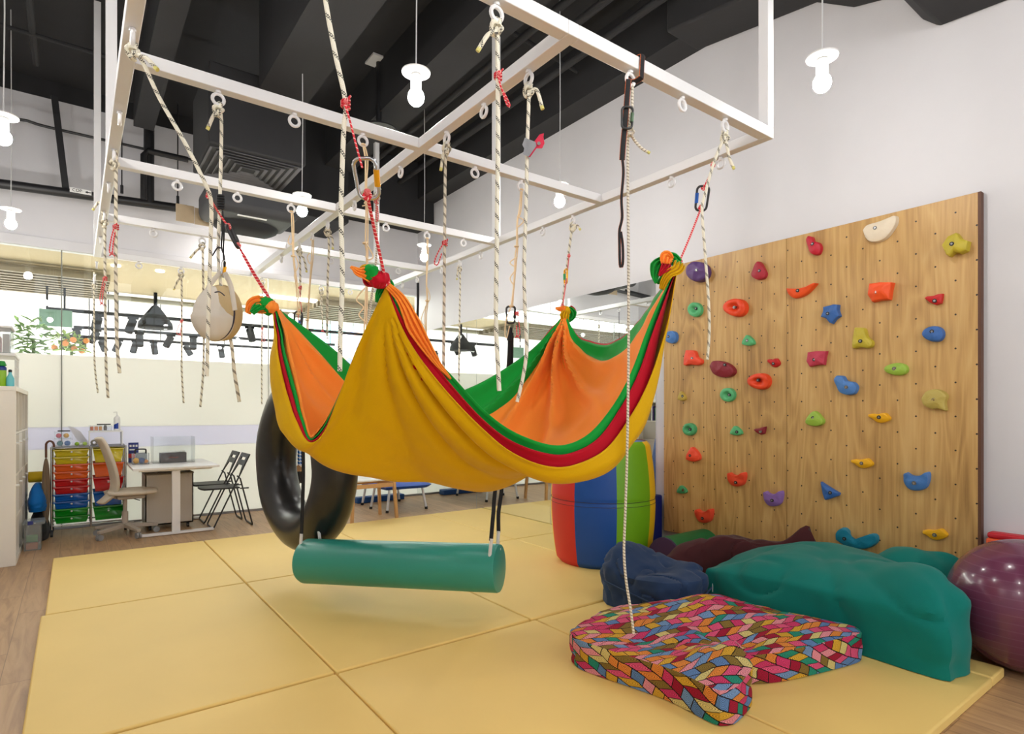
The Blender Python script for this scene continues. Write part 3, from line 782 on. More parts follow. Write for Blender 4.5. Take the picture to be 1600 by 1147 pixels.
d_ = depth(EY['m8']); red_loop('red cord hanging straight from a short rope beside the tan bungee', (469, 450), [(469, 470), (466, 498), (472, 498), (470, 472)], d_, tangle=False)
d_ = depth(EY['d4']); red_loop('red knot at the end of the short rope on the back beam', (504, 517), [(510, 522), (512, 528), (506, 527)], d_)
d_ = depth(EY['m4b']); red_loop('red cord on the rope behind the steel carabiner', (588, 315), [(588, 326), (588, 346), (591, 340), (590, 322)], d_, tangle=False)
d_ = depth(EY['m3']); red_loop('red cord loop swinging left from the rope right of the front hammock knot', (695, 380), [(688, 388), (681, 402), (679, 412), (684, 413), (690, 396)], d_, tangle=False)
d_ = depth(EY['a5']); red_loop('thin red cord loop below the tan bungee by the black strap', (808, 490), [(811, 505), (812, 522), (808, 525), (807, 508)], d_)

# hammock suspension cords
def cordline(label, pts3, r=0.0042, m=None, name='cord', knots=()):
    t = thing(name, label, 'cord', pts3[0], 'red cords holding the hammock')
    obj('strand', MB().tube([Vector(p) for p in spline(pts3, 24)], r, 8), m or M_red, t)
    for p in (pts3[0], pts3[-1]):
        obj('knot', MB().torus(p, r*1.9, r*1.1, VS, VU, 12, 6).ball(Vector(p) + VU*r*2, r*2.2, 8, 6), m or M_red, t)
    return t

# ------------------------------------------------------------------ the hammock
P1, P2, P3, P4 = at(427, 478, 2.60), at(604, 446, 2.00), at(1056, 424, 2.80), at(883, 490, 3.85)
HN = 120
def edge(px, d0, d1, dd=0.0, bulge=0.0):
    """picture polyline with depths running d0..d1 -> HN+1 points in the room"""
    n = len(px)
    L = [0.0]
    for a, b in zip(px, px[1:]): L.append(L[-1] + math.hypot(a[0]-b[0], a[1]-b[1]))
    pts = []
    for k, (x, y) in enumerate(px):
        s_ = L[k] / L[-1]
        w = math.sin(math.pi * s_)
        pts.append(tuple(at(x, y, d0 + (d1 - d0) * s_ + (dd + bulge) * min(1, w * 1.6))))
    return [Vector(p) for p in spline(pts, HN + 1)]
FE = {'orange': [(604, 446), (628, 462), (645, 500), (668, 541), (702, 590), (742, 640), (800, 692), (850, 716), (890, 716), (930, 694), (962, 655), (990, 590), (1011, 530), (1031, 475), (1056, 424)],
      'green': [(604, 446), (634, 497), (668, 546), (710, 592), (757, 642), (800, 674), (850, 694), (888, 695), (925, 675), (960, 632), (988, 578), (1010, 521), (1030, 472), (1056, 424)],
      'red': [(604, 446), (632, 503), (664, 550), (706, 602), (757, 657), (800, 689), (850, 708), (890, 709), (935, 685), (970, 636), (998, 580), (1019, 521), (1037, 470), (1056, 424)],
      'yellow': [(604, 446), (628, 508), (658, 560), (702, 614), (757, 670), (800, 705), (850, 727), (895, 727), (948, 700), (987, 645), (1016, 585), (1037, 521), (1047, 472), (1056, 424)]}
BE = {'orange': [(427, 478), (462, 515), (500, 555), (535, 594), (600, 645), (690, 668), (760, 652), (800, 622), (832, 580), (858, 536), (874, 506), (883, 490)],
      'green': [(427, 478), (468, 507), (520, 546), (562, 582), (620, 613), (685, 622), (735, 607), (785, 580), (832, 547), (862, 515), (883, 490)],
      'red': [(427, 478), (466, 508), (520, 552), (562, 588), (620, 618), (685, 627), (735, 612), (785, 584), (832, 548), (862, 512), (883, 490)],
      'yellow': [(427, 478), (464, 512), (520, 566), (562, 604), (620, 634), (685, 644), (735, 628), (785, 600), (832, 562), (862, 522), (883, 490)]}
LE = {'orange': [(427, 478), (446, 530), (462, 590), (474, 650), (486, 684), (506, 664), (532, 612), (562, 540), (604, 446)],
      'green': [(427, 478), (440, 535), (457, 595), (472, 655), (485, 686), (506, 667), (530, 616), (560, 542), (604, 446)],
      'red': [(427, 478), (437, 538), (452, 598), (468, 654), (484, 688), (506, 670), (529, 618), (559, 543), (604, 446)],
      'yellow': [(427, 478), (434, 540), (446, 600), (463, 655), (484, 690), (505, 672), (528, 620), (558, 543), (604, 446)]}
RE = {'orange': [(883, 490), (892, 528), (918, 556), (948, 569), (974, 556), (1000, 520), (1026, 475), (1056, 424)],
      'green': [(883, 490), (903, 526), (925, 536), (948, 539), (974, 528), (1000, 500), (1028, 460), (1056, 424)],
      'red': [(883, 490), (902, 523), (925, 533), (948, 536), (974, 525), (1000, 497), (1028, 457), (1056, 424)],
      'yellow': [(883, 490), (898, 530), (925, 547), (948, 551), (974, 540), (1000, 510), (1028, 466), (1056, 424)]}
LAY = ['orange', 'green', 'red', 'yellow']
COLR = {'orange': (255, 146, 54), 'green': (16, 150, 52), 'red': (182, 8, 34), 'yellow': (213, 165, 0)}
def cloth_mat(name, c):
    m, nt, bs = new_mat(name)
    co = coords(nt)
    b = rgb(*c)
    nz = nd(nt, 'ShaderNodeTexNoise', Scale=400.0, Detail=2.0); nt.links.new(co, nz.inputs['Vector'])
    nt.links.new(mix(nt, nz.outputs[0], tuple(v*0.9 for v in b[:3]) + (1,), tuple(min(1, v*1.06) for v in b[:3]) + (1,)), bs.inputs['Base Color'])
    bs.inputs['Roughness'].default_value = 0.6
    bs.inputs['Specular IOR Level'].default_value = 0.12
    bs.inputs['Sheen Weight'].default_value = 0.06
    bump(nt, bs, nz.outputs[0], 0.06, 0.002)
    MATS[name] = m
    return m
HM = {k: cloth_mat('lycra_' + k, COLR[k]) for k in LAY}
ham = thing('hammock', 'layered yellow, red, green and orange stretch hammock knotted at four corners', 'hammock', ((P1 + P2 + P3 + P4) / 4) - Vector((0, 0, 0.8)))
def coons(f, b, l, r, up, dents=()):
    Fc, Bc = edge(f, 2.00, 2.80), edge(b, 2.60, 3.85)
    Lc, Rc = edge(l, 2.60, 2.00)[::-1], edge(r, 3.85, 2.80)[::-1]
    G = {}
    for j in range(HN + 1):
        t = j / HN
        for i in range(HN + 1):
            s = i / HN
            p = Fc[i]*(1-t) + Bc[i]*t + Lc[j]*(1-s) + Rc[j]*s - (P2*(1-s)*(1-t) + P3*s*(1-t) + P1*(1-s)*t + P4*s*t)
            w = (16*s*(1-s)*t*(1-t))
            z = up * w ** 1.5
            fade = min(1, 14 * t) * min(1, 6 * s) * min(1, 6 * (1-s))
            for (cs, ct, ws, wt, am) in dents: z -= am * fade * math.exp(-((s-cs)/ws)**2 - ((t-ct)/wt)**2)
            G[i, j] = p + Vector((0, 0, z))
    return G
HY_ = coons(FE['yellow'], BE['yellow'], LE['yellow'], RE['yellow'], 0.19, ((0.76, 0.17, 0.22, 0.17, 0.12),))
for (i, j), p in list(HY_.items()):     # the flanks hang out beyond their hems
    s_, t_ = i / HN, j / HN
    g_ = min(1.0, s_ / 0.03) * math.exp(-(max(0, s_ - 0.05) / 0.14) ** 2) * math.sin(math.pi * t_) ** 0.7 * min(1, max(0, (t_ - 0.34) / 0.26))
    w_ = max(0.0, math.sin(math.pi * min(1, max(0, (s_ - 0.40) / 0.60)))) ** 0.8 * (1 - 0.72 * min(1, max(0, (s_ - 0.62) / 0.25)))
    f_ = min(1.0, t_ / 0.035) * math.exp(-(max(0, t_ - 0.06) / 0.13) ** 2) * w_
    HY_[i, j] = p - VS * 0.11 * g_ + (VS * 0.060 - VU * 0.035 - Vector((SN, CS, 0)) * 0.02) * f_
def rims(n):
    return (edge(FE[n], 2.00, 2.80), edge(BE[n], 2.60, 3.85), edge(LE[n], 2.60, 2.00)[::-1], edge(RE[n], 3.85, 2.80)[::-1])
def from_outer(names, lift):
    """a layer that lies against the outer one but whose hem is its own"""
    F0, B0, L0, R0 = rims('yellow')
    F1, B1, L1, R1 = (edge(FE[names[0]], 2.00, 2.80), edge(BE[names[1]], 2.60, 3.85), edge(LE[names[2]], 2.60, 2.00)[::-1], edge(RE[names[3]], 3.85, 2.80)[::-1])
    h = lambda q, w: max(0.0, 1 - q / w) ** 1.5
    G = {}
    for (i, j), p in HY_.items():
        s_, t_ = i / HN, j / HN
        d = (F1[i] - F0[i]) * h(t_, 0.10) + (B1[i] - B0[i]) * h(1 - t_, 0.25) + (L1[j] - L0[j]) * h(s_, 0.11) + (R1[j] - R0[j]) * h(1 - s_, 0.25)
        G[i, j] = p + d + Vector((0, 0, lift * min(1, 16*s_*(1-s_)*t_*(1-t_) * 1.5)))
    return G
HGS = {'orange': from_outer(('green', 'green', 'orange', 'green'), 0.024), 'green': from_outer(('green',) * 4, 0.012), 'red': from_outer(('red',) * 4, 0.006), 'yellow': HY_}
HG = HGS['orange']
def hsurf(s, t):
    x, y = min(max(s, 0), 1) * HN, min(max(t, 0), 1) * HN
    i, j = min(int(x), HN - 1), min(int(y), HN - 1)
    a, b = x - i, y - j
    return (HG[i, j]*(1-a) + HG[i+1, j]*a)*(1-b) + (HG[i, j+1]*(1-a) + HG[i+1, j+1]*a)*b
def hnormal(s, t):
    e = 0.012
    n = (hsurf(s+e, t) - hsurf(s-e, t)).cross(hsurf(s, t+e) - hsurf(s, t-e))
    n = n.normalized() if n.length > 1e-9 else Vector((0, 0, 1))
    return n
def topic(p):
    d = depth(p); return (CX + F_PX * (CS*p.x - SN*p.y) / d, HY - (p.z - CAM_H) / d * F_PX)
def line_at(pl, v, ax):
    """value of the polyline's other coordinate where coordinate ax equals v"""
    for a, b in zip(pl, pl[1:]):
        lo, hi = sorted((a[ax], b[ax]))
        if lo <= v <= hi and hi > lo:
            k = (v - a[ax]) / (b[ax] - a[ax]); return a[1-ax] + k * (b[1-ax] - a[1-ax])
    return None
def smooth(a, it=8):
    for _ in range(it): a = [a[0]] + [(a[k-1] + 2*a[k] + a[k+1]) / 4 for k in range(1, len(a)-1)] + [a[-1]]
    return a
def inset(pl, side, lim):
    """how far in from a side the layer's hem lies, so that it follows the hem seen in the photograph"""
    out = []
    for k in range(HN + 1):
        q = k / HN; v = 0.0; hit = None
        while v < lim:
            s, t = ((q, v), (q, 1 - v), (v, q), (1 - v, q))['FBLR'.index(side)]
            x, y = topic(hsurf(s, t))
            if side == 'L':
                g = line_at(pl, y, 1)
                if g is not None and x <= g: hit = v; break
            else:
                g = line_at(pl, x, 0)
                if g is not None and y >= g: hit = v; break
            v += 0.004
        out.append(hit if hit is not None else (out[-1] * 0.9 if out else 0.0))
    out[0] = out[-1] = 0.0
    return smooth(out)
Z0 = [0.0] * (HN + 1)
INS = {'orange': {'F': [0.035 * math.sin(math.pi * k / HN) for k in range(HN + 1)], 'B': inset(BE['orange'], 'B', 0.3), 'R': inset(RE['orange'], 'R', 0.3)}}
OFFS = {'orange': 0.014, 'green': 0.005, 'red': -0.004, 'yellow': -0.012}
def hammock_layer(name, li):
    global HG
    HG = HGS[name]
    I = INS.get(name, {})
    g = lambda side, q: (lambda a, x: a[min(int(x), HN-1)] * (1 - (x - min(int(x), HN-1))) + a[min(int(x), HN-1)+1] * (x - min(int(x), HN-1)))(I.get(side, Z0), q * HN)
    def fn(u, v):
        s = g('L', v) + (1 - g('L', v) - g('R', v)) * u
        t = g('F', u) + (1 - g('F', u) - g('B', u)) * v
        nrm = hnormal(s, t)
        disp = 0.0
        for k, (cs, ct, nn, ph, amp, reach) in enumerate(((0, 0, 19, 0.6, 0.024, 1.0), (1, 0, 15, 1.1, 0.010, 0.7), (1, 1, 23, 0.2, 0.056, 1.2), (0, 1, 15, 2.0, 0.016, 0.85))):
            ds, dt_ = abs(s - cs), abs(t - ct)
            rr_ = math.hypot(ds, dt_)
            if rr_ < 1e-4: continue
            th = math.atan2(dt_, ds)
            f = min(1, rr_ / 0.16) * max(0, 1 - rr_ / reach) ** 1.0
            x = nn * th + ph + 1.5 * math.sin(3*th + k) + 0.5 * math.sin(7*th + 2*k)
            w = 0.65 + 0.35 * math.sin(5.3*th + k*1.7)
            disp += amp * f * w * ((math.exp(1.5 * math.sin(x)) - 1.65) / 1.6)
        e = min(s, 1-s, t, 1-t)
        e2 = min(u, 1-u, v, 1-v)
        disp *= 0.2 + 0.8 * min(1, e / 0.07)
        disp += 0.004 * noise.noise(Vector((s*7, t*7, 1.3))) + 0.006 * noise.noise(Vector((s*3, t*14, 4.0)))
        return hsurf(s, t) + nrm * (disp + OFFS[name] * min(1, 0.5 + e2 / 0.05))
    mb = MB().grid(fn, HN, HN)
    o = obj('fabric_layer', mb, HM[name], ham, solid=0.004)
    o['label'] = {'orange': 'orange inner lining', 'green': 'green layer showing as a rim band', 'red': 'dark red layer showing as a rim band', 'yellow': 'mustard yellow outer layer'}[name]
    return o
for k, nme in enumerate(LAY): hammock_layer(nme, k)
# knots and free cloth ends
def lump(c, r, col, axis=(0, 0, 1), seed=0):
    M3 = rot_to(axis)
    def fn(p):
        q = p.normalized() if p.length else p
        return p * (1 + 0.16 * noise.noise(q * 2.1 + Vector((seed, 0, 0))) + 0.05 * math.sin(9 * math.atan2(q.y, q.x) + seed))
    o = obj('knot', MB().ball(c, r, 26, 18, M3, fn), HM[col], ham); o['label'] = col + ' cloth knot'
def flap(pts, wid, col, seed=0, twist=0.0):
    """folded strip of cloth following a 3-D line"""
    P_ = [Vector(p) for p in spline(pts, 22)]
    W_ = [wv[0] for wv in spline([(w,) for w in wid], 22)]
    vs, n = [], 13
    rows = []
    for i, p in enumerate(P_):
        tg = (P_[min(i+1, 21)] - P_[max(i-1, 0)]).normalized()
        sd = tg.cross(Vector((SN, CS, 0)))
        sd = sd.normalized() if sd.length > 1e-4 else Vector((1, 0, 0))
        nn = tg.cross(sd).normalized()
        a0 = twist * i / 21
        sd, nn = sd*math.cos(a0) + nn*math.sin(a0), nn*math.cos(a0) - sd*math.sin(a0)
        rows.append([p + sd * W_[i] * (k/(n-1) - 0.5) * 2 + nn * W_[i] * 0.32 * math.sin(k * 1.55 + seed + i*0.12) for k in range(n)])
    mb = MB().grid(lambda u, v: rows[round(v*21)][round(u*(n-1))], n - 1, 21)
    o = obj('tail', mb, HM[col], ham, solid=0.005); o['label'] = 'loose %s cloth end' % col
# front knot
d0 = 1.99
lump(at(592, 437, d0), (0.038, 0.034, 0.030), 'red', seed=1)
lump(at(581, 428, d0 - 0.01), (0.034, 0.032, 0.026), 'green', (1, 0, 0.5), seed=2)
flap([at(582, 430, d0-0.01), at(568, 427, d0-0.03), at(560, 425, d0-0.04), at(548, 417, d0-0.04)], [0.028, 0.024, 0.014, 0.003], 'orange', 0.4)
flap([at(580, 426, d0), at(570, 419, d0), at(563, 420, d0)], [0.02, 0.016, 0.006], 'yellow', 1.2)
flap([at(586, 440, d0+0.02), at(575, 440, d0+0.02), at(571, 432, d0+0.02)], [0.02, 0.014, 0.01], 'red', 2.2)
flap([at(600, 440, d0+0.03), at(608, 443, d0+0.03), at(614, 448, d0+0.03)], [0.02, 0.018, 0.006], 'green', 0.1)
flap([at(600, 446, d0+0.03), at(592, 460, d0+0.04), at(588, 472, d0+0.05)], [0.01, 0.014, 0.004], 'green', 0.8)
flap([at(606, 447, 1.985), at(628, 470, 2.03), at(652, 518, 2.08), at(680, 562, 2.14), at(704, 592, 2.20)], [0.010, 0.024, 0.026, 0.017, 0.003], 'orange', 0.5)
# left knot
d0 = 2.60
lump(at(417, 478, d0), (0.042, 0.034, 0.034), 'green', (1, 0, 0.3), seed=4)
lump(at(425, 480, d0 - 0.01), (0.028, 0.026, 0.026), 'orange', seed=5)
flap([at(418, 474, d0), at(404, 472, d0-0.03), at(393, 476, d0-0.04), at(388, 490, d0-0.03)], [0.02, 0.026, 0.026, 0.012], 'orange', 0.2)
flap([at(410, 478, d0-0.02), at(402, 481, d0-0.05), at(393, 489, d0-0.06)], [0.018, 0.022, 0.012], 'green', 1.3)
flap([at(414, 483, d0-0.02), at(406, 485, d0-0.02), at(402, 482, d0-0.02)], [0.018, 0.018, 0.008], 'orange', 2.2)
# right knot: loose bow
d0 = 2.80
flap([at(1060, 412, d0), at(1052, 405, d0), at(1042, 407, d0), at(1036, 414, d0)], [0.02, 0.03, 0.03, 0.022], 'green', 0.3)
flap([at(1050, 407, d0-0.02), at(1041, 402, d0-0.04), at(1040, 412, d0-0.05)], [0.016, 0.03, 0.018], 'orange', 0.9)
flap([at(1040, 404, d0-0.01), at(1029, 414, d0-0.02), at(1024, 430, d0-0.02), at(1025, 443, d0-0.02)], [0.012, 0.034, 0.03, 0.004], 'green', 1.9)
flap([at(1045, 410, d0-0.03), at(1038, 420, d0-0.05), at(1030, 431, d0-0.05)], [0.012, 0.024, 0.004], 'red', 0.6)
flap([at(1044, 420, d0+0.02), at(1042, 430, d0+0.02), at(1027, 443, d0+0.0)], [0.008, 0.022, 0.004], 'green', 2.6)
flap([at(1062, 411, d0-0.02), at(1058, 421, d0-0.04), at(1046, 428, d0-0.05), at(1038, 440, d0-0.04), at(1034, 452, d0-0.02)], [0.026, 0.028, 0.024, 0.022, 0.012], 'yellow', 0.2, 0.5)
lump(at(1058, 414, d0), (0.024, 0.022, 0.022), 'green', seed=8)
# far knot
d0 = 3.85
lump(at(884, 487, d0), (0.03, 0.03, 0.035), 'yellow', seed=9)
flap([at(884, 482, d0-0.02), at(876, 483, d0-0.04), at(868, 482, d0-0.04)], [0.012, 0.018, 0.006], 'orange', 0.3)
flap([at(886, 483, d0), at(891, 488, d0), at(892, 496, d0), at(886, 502, d0)], [0.02, 0.034, 0.034, 0.012], 'green', 0.8)
flap([at(888, 481, d0+0.03), at(893, 488, d0+0.03), at(892, 500, d0+0.03)], [0.02, 0.03, 0.012], 'red', 1.4)
flap([at(884, 486, d0-0.04), at(882, 496, d0-0.05), at(887, 505, d0-0.04)], [0.02, 0.03, 0.014], 'yellow', 0.1)

# cords and carabiners that carry the hammock
k1 = at(326, 306, depth(EY['l1']) + 0.12)
c1a, c1b = at(357, 355, 2.50), at(372, 385, 2.52)
cordline('red cord from the slanting rope to the black carabiner above the left hammock knot', [k1, at(340, 330, 2.44), c1a])
carabiner('black locking carabiner on the slanting red cord above the left hammock knot', (c1a + c1b) / 2, c1a - c1b, (0.55, 0.83, 0), (c1a - c1b).length * 1.15, 0.055, 0.0065, M_blackm, None, 'carabiners of the hammock')
cordline('double red cord from the black carabiner down to the left hammock knot', [c1b, at(398, 432, 2.56), at(425, 474, 2.60)])
cordline('second strand of red cord beside the one to the left hammock knot', [c1b + VS*0.006, at(401, 432, 2.56), at(428, 474, 2.60)], r=0.003)
dC = depth(EY['f1']) + 0.03
ca, cb = at(566, 252, dC), at(574, 306, dC + 0.05)
carabiner('large steel carabiner with a gold gate between red cords above the front hammock knot', (ca + cb) / 2 + VS*0.006, ca - cb, VS, 0.112, 0.066, 0.0058, M_chrome, mat('gold_anodised', (226, 160, 30), 0.3, metal=0.7), 'carabiners of the hammock')
cordline('red cord from the steel carabiner down to the front hammock knot', [cb, at(583, 350, 1.85), at(594, 400, 1.93), at(603, 441, 1.99)], r=0.0052)
dC = depth(EY['f5']) + 0.03
k3 = at(1114, 258, dC)
ca, cb = at(1099, 294, dC + 0.05), at(1095, 326, dC + 0.08)
cordline('red cord knotted below the front right frame corner to a black carabiner', [k3, at(1107, 278, dC + 0.02), ca])
carabiner('black carabiner with blue gate on the red cord at the right, before the white wall', (ca + cb) / 2, ca - cb, VS, 0.115, 0.06, 0.0058, M_blackm, mat('blue_anodised', (40, 90, 170), 0.35, metal=0.5), 'carabiners of the hammock', -1)
cordline('red cord from the right black carabiner to the right hammock knot', [cb, at(1080, 365, 2.89), at(1062, 408, 2.82)], r=0.0048)
k4 = at(889, 400, depth(EY['r3']) - 0.03)
cordline('red cord running from the slanting rope to the far hammock knot', [k4, at(886, 430, 4.10), at(879, 478, 3.87)], r=0.0042)
pm = at(884, 432, 4.10)
carabiner('small coloured carabiner on the red cord above the far hammock knot', pm, (0, 0, 1), (0.3, 0.9, 0), 0.10, 0.05, 0.006, mat('gold_anodised', (226, 160, 30), 0.3, metal=0.7), mat('green_anodised', (60, 150, 90), 0.3, metal=0.5), 'carabiners of the hammock')

# ------------------------------------------------------------------ climbing board
def ply_mat():
    m, nt, bs = new_mat('veneer_ply')
    co = coords(nt)
    sp = nd(nt, 'ShaderNodeSeparateXYZ'); nt.links.new(co, sp.inputs[0])
    Y, Z = sp.outputs[1], sp.outputs[2]
    oi = nt.nodes.new('ShaderNodeObjectInfo')
    mp = nd(nt, 'ShaderNodeMapping'); mp.inputs['Scale'].default_value = (1, 3.2, 0.42); nt.links.new(co, mp.inputs[0])
    big = nd(nt, 'ShaderNodeTexNoise', Scale=1.3, Detail=2.0, Distortion=0.4); nt.links.new(mp.outputs[0], big.inputs['Vector'])
    rings = mth(nt, 'FRACT', mth(nt, 'MULTIPLY', big.outputs[0], 11.0))
    rings = mth(nt, 'POWER', mth(nt, 'ABSOLUTE', mth(nt, 'SUBTRACT', mth(nt, 'MULTIPLY', rings, 2.0), 1.0)), 1.6)
    mp2 = nd(nt, 'ShaderNodeMapping'); mp2.inputs['Scale'].default_value = (1, 70, 2.2); nt.links.new(co, mp2.inputs[0])
    fine = nd(nt, 'ShaderNodeTexNoise', Scale=1.0, Detail=5.0, Roughness=0.65); nt.links.new(mp2.outputs[0], fine.inputs['Vector'])
    mp3 = nd(nt, 'ShaderNodeMapping'); mp3.inputs['Scale'].default_value = (1, 7, 0.5); nt.links.new(co, mp3.inputs[0])
    wide = nd(nt, 'ShaderNodeTexNoise', Scale=1.0, Detail=4.0, Roughness=0.6); nt.links.new(mp3.outputs[0], wide.inputs['Vector'])
    v = mth(nt, 'ADD', mth(nt, 'ADD', mth(nt, 'MULTIPLY', rings, 0.15), mth(nt, 'MULTIPLY', fine.outputs[0], 0.42)), mth(nt, 'MULTIPLY', wide.outputs[0], 0.62))
    c = ramp(nt, v, [(0.3, rgb(126, 92, 50)), (0.46, rgb(174, 134, 77)), (0.62, rgb(196, 156, 95)), (0.85, rgb(208, 172, 112))])
    # staggered rows of bolt holes
    sy, sz = 0.1068, 0.2105
    us = mth(nt, 'ADD', mth(nt, 'DIVIDE', mth(nt, 'SUBTRACT', Y, 1.284 - 0), sy), 0.5)
    cidx = mth(nt, 'FLOOR', us)
    fu = mth(nt, 'MULTIPLY', mth(nt, 'SUBTRACT', mth(nt, 'FRACT', us), 0.5), sy)
    ws = mth(nt, 'ADD', mth(nt, 'DIVIDE', mth(nt, 'SUBTRACT', Z, 2.582), sz), mth(nt, 'MULTIPLY', cidx, 0.5))
    fw = mth(nt, 'MULTIPLY', mth(nt, 'SUBTRACT', mth(nt, 'FRACT', mth(nt, 'ADD', ws, 0.5)), 0.5), sz)
    dist = mth(nt, 'SQRT', mth(nt, 'ADD', mth(nt, 'MULTIPLY', fu, fu), mth(nt, 'MULTIPLY', fw, fw)))
    hole = mth(nt, 'LESS_THAN', dist, 0.0056)
    c = mix(nt, hole, c, rgb(44, 34, 26))
    nt.links.new(c, bs.inputs['Base Color'])
    bs.inputs['Roughness'].default_value = 0.45
    h = mth(nt, 'SUBTRACT', mth(nt, 'MULTIPLY', fine.outputs[0], 0.15), hole)
    bump(nt, bs, h, 0.25, 0.006)
    return m
M_ply = ply_mat()
BX, BZ0, BZ1 = 4.38, 0.25, 2.676
bd = thing('climbing_board', 'tall varnished plywood climbing board with rows of bolt holes on the white wall', 'climbing board', (0, 0, 0))
obj('panel', MB().box(BX, 4.428, 2.3635, 3.53, BZ0, BZ1), M_ply, bd, bevel=0.002)
obj('panel', MB().box(BX, 4.428, 1.172, 2.3605, BZ0, BZ1), M_ply, bd, bevel=0.002)
obj('edge_strip', MB().box(BX + 0.001, 4.428, 1.156, 1.172, BZ0, BZ1), mat('brown_edge', (92, 58, 40), 0.6), bd)['label'] = 'dark brown edge strip'

SHAPES = {
 'round': [(math.cos(R(a)), math.sin(R(a))) for a in range(0, 360, 20)],
 'egg': [(math.cos(R(a)) * (1.0 if math.cos(R(a)) > 0 else 1), math.sin(R(a)) * (0.85 + 0.15*math.cos(R(a)))) for a in range(0, 360, 20)],
 'drop': [(0, -1), (0.35, -0.75), (0.8, -0.1), (1, 0.35), (0.75, 0.8), (0.1, 1), (-0.6, 0.9), (-1, 0.5), (-0.8, -0.1), (-0.35, -0.8)],
 'bean': [(-0.75, -1), (-0.2, -0.9), (0.05, -0.45), (0.7, -0.3), (1, 0.2), (0.75, 0.85), (0.1, 1), (-0.5, 0.75), (-0.8, 0.1), (-1, -0.6)],
 'leaf': [(-1, 0.15), (-0.75, -0.25), (-0.1, -0.5), (0.5, -0.8), (0.95, -1), (1, -0.5), (0.75, 0.1), (0.35, 0.7), (-0.2, 1), (-0.75, 0.85)],
 'chunk': [(-1, 0.1), (-0.55, -0.7), (0.1, -1), (0.45, -0.5), (1, -0.3), (0.85, 0.5), (0.35, 0.75), (-0.1, 0.65), (-0.45, 1), (-0.7, 0.9)],
 'tri': [(-0.25, -1), (0.1, -0.9), (0.75, -0.2), (1, 0.45), (0.8, 0.8), (0, 1), (-0.8, 0.8), (-1, 0.6), (-0.85, 0)],
 'wedge': [(-1, -0.25), (-0.3, -0.2), (0.3, -0.45), (1, -1), (0.7, -0.2), (0.3, 0.5), (-0.2, 0.95), (-0.6, 1), (-0.9, 0.5)],
 'star': [(-0.7, -0.7), (-0.1, -0.85), (0.4, -1), (0.85, -0.95), (0.8, -0.4), (1, 0.2), (0.55, 0.5), (0.15, 1), (-0.1, 0.9), (-0.45, 0.45), (-1, 0.3), (-0.75, -0.2)],
 'block': [(-0.8, -0.85), (0, -1), (1, -1), (0.85, -0.2), (0.75, 0.75), (0, 0.8), (-0.65, 1), (-0.95, 0.3)],
 'bow': [(-1, -0.2), (-0.7, -0.5), (0, -0.6), (0.5, -0.9), (1, -1), (0.9, 0), (0.8, 0.7), (0.2, 1), (-0.4, 0.6)],
 'slope': [(-0.7, -1), (0.2, -0.9), (0.5, -0.1), (1, 0.3), (0.95, 0.8), (0.4, 1), (-0.3, 0.9), (-1, 1), (-0.95, 0)],
 'fish': [(-1, -0.7), (-0.6, -0.85), (-0.1, -0.75), (0.5, -1), (0.85, -0.4), (1, 0.1), (0.8, 0.6), (0.2, 1), (-0.3, 0.8), (-0.7, 0.1), (-1, -0.2)],
 'cup': [(-1, -0.8), (-0.85, -1), (-0.45, -0.5), (0, -0.4), (0.5, -0.6), (0.85, -0.95), (1, -0.6), (0.95, 0.2), (0.5, 0.85), (0, 1), (-0.5, 0.8), (-0.9, 0.1)],
 'scoop': [(-0.95, -0.75), (-0.75, -0.95), (-0.4, -0.65), (0, -0.55), (0.45, -0.7), (0.85, -1), (1, -0.7), (0.95, 0), (0.7, 0.7), (0.05, 1), (-0.6, 0.85), (-0.95, 0.1)],
 'tear': [(-1, -0.1), (-0.6, -0.75), (0, -0.95), (0.6, -0.8), (1, -0.35), (0.85, 0.2), (0.9, 0.95), (0.3, 0.75), (-0.2, 0.8), (-0.8, 0.45)],
 'horn': [(-1, -0.4), (-0.7, -1), (0, -0.95), (0.6, -0.6), (1, 0), (0.95, 0.6), (0.4, 1), (-0.3, 0.9), (-0.8, 0.4)],
 'trig': [(-0.95, -1), (-0.6, -0.75), (0.4, -0.1), (1, 0.25), (0.9, 0.5), (0, 0.85), (-0.5, 1), (-0.75, 0.3)],
 'U': [(-1, 0.1), (-0.95, -0.6), (-0.65, -1), (-0.38, -0.75), (-0.3, -0.2), (0, 0.15), (0.3, 0.1), (0.55, -0.3), (0.8, -0.45), (1, -0.2), (0.98, 0.4), (0.6, 0.9), (0.1, 1), (-0.5, 0.75)],
}
RESIN = {'purple': (84, 52, 110), 'crimson': (172, 36, 54), 'cherry': (186, 20, 46), 'cream': (222, 208, 184), 'olive': (190, 172, 50), 'mint': (86, 178, 118), 'orange': (238, 84, 30), 'redorange': (232, 70, 28),
         'blue': (50, 100, 170), 'red': (196, 30, 34), 'teal': (24, 130, 158), 'maroon': (132, 26, 42), 'pinkred': (184, 50, 76), 'lime': (150, 186, 66), 'sand': (190, 164, 70), 'khaki': (186, 166, 84), 'yellow': (240, 178, 22),
         'coral': (238, 76, 46), 'lavender': (146, 110, 184), 'skyblue': (72, 124, 190), 'forest': (70, 160, 104)}
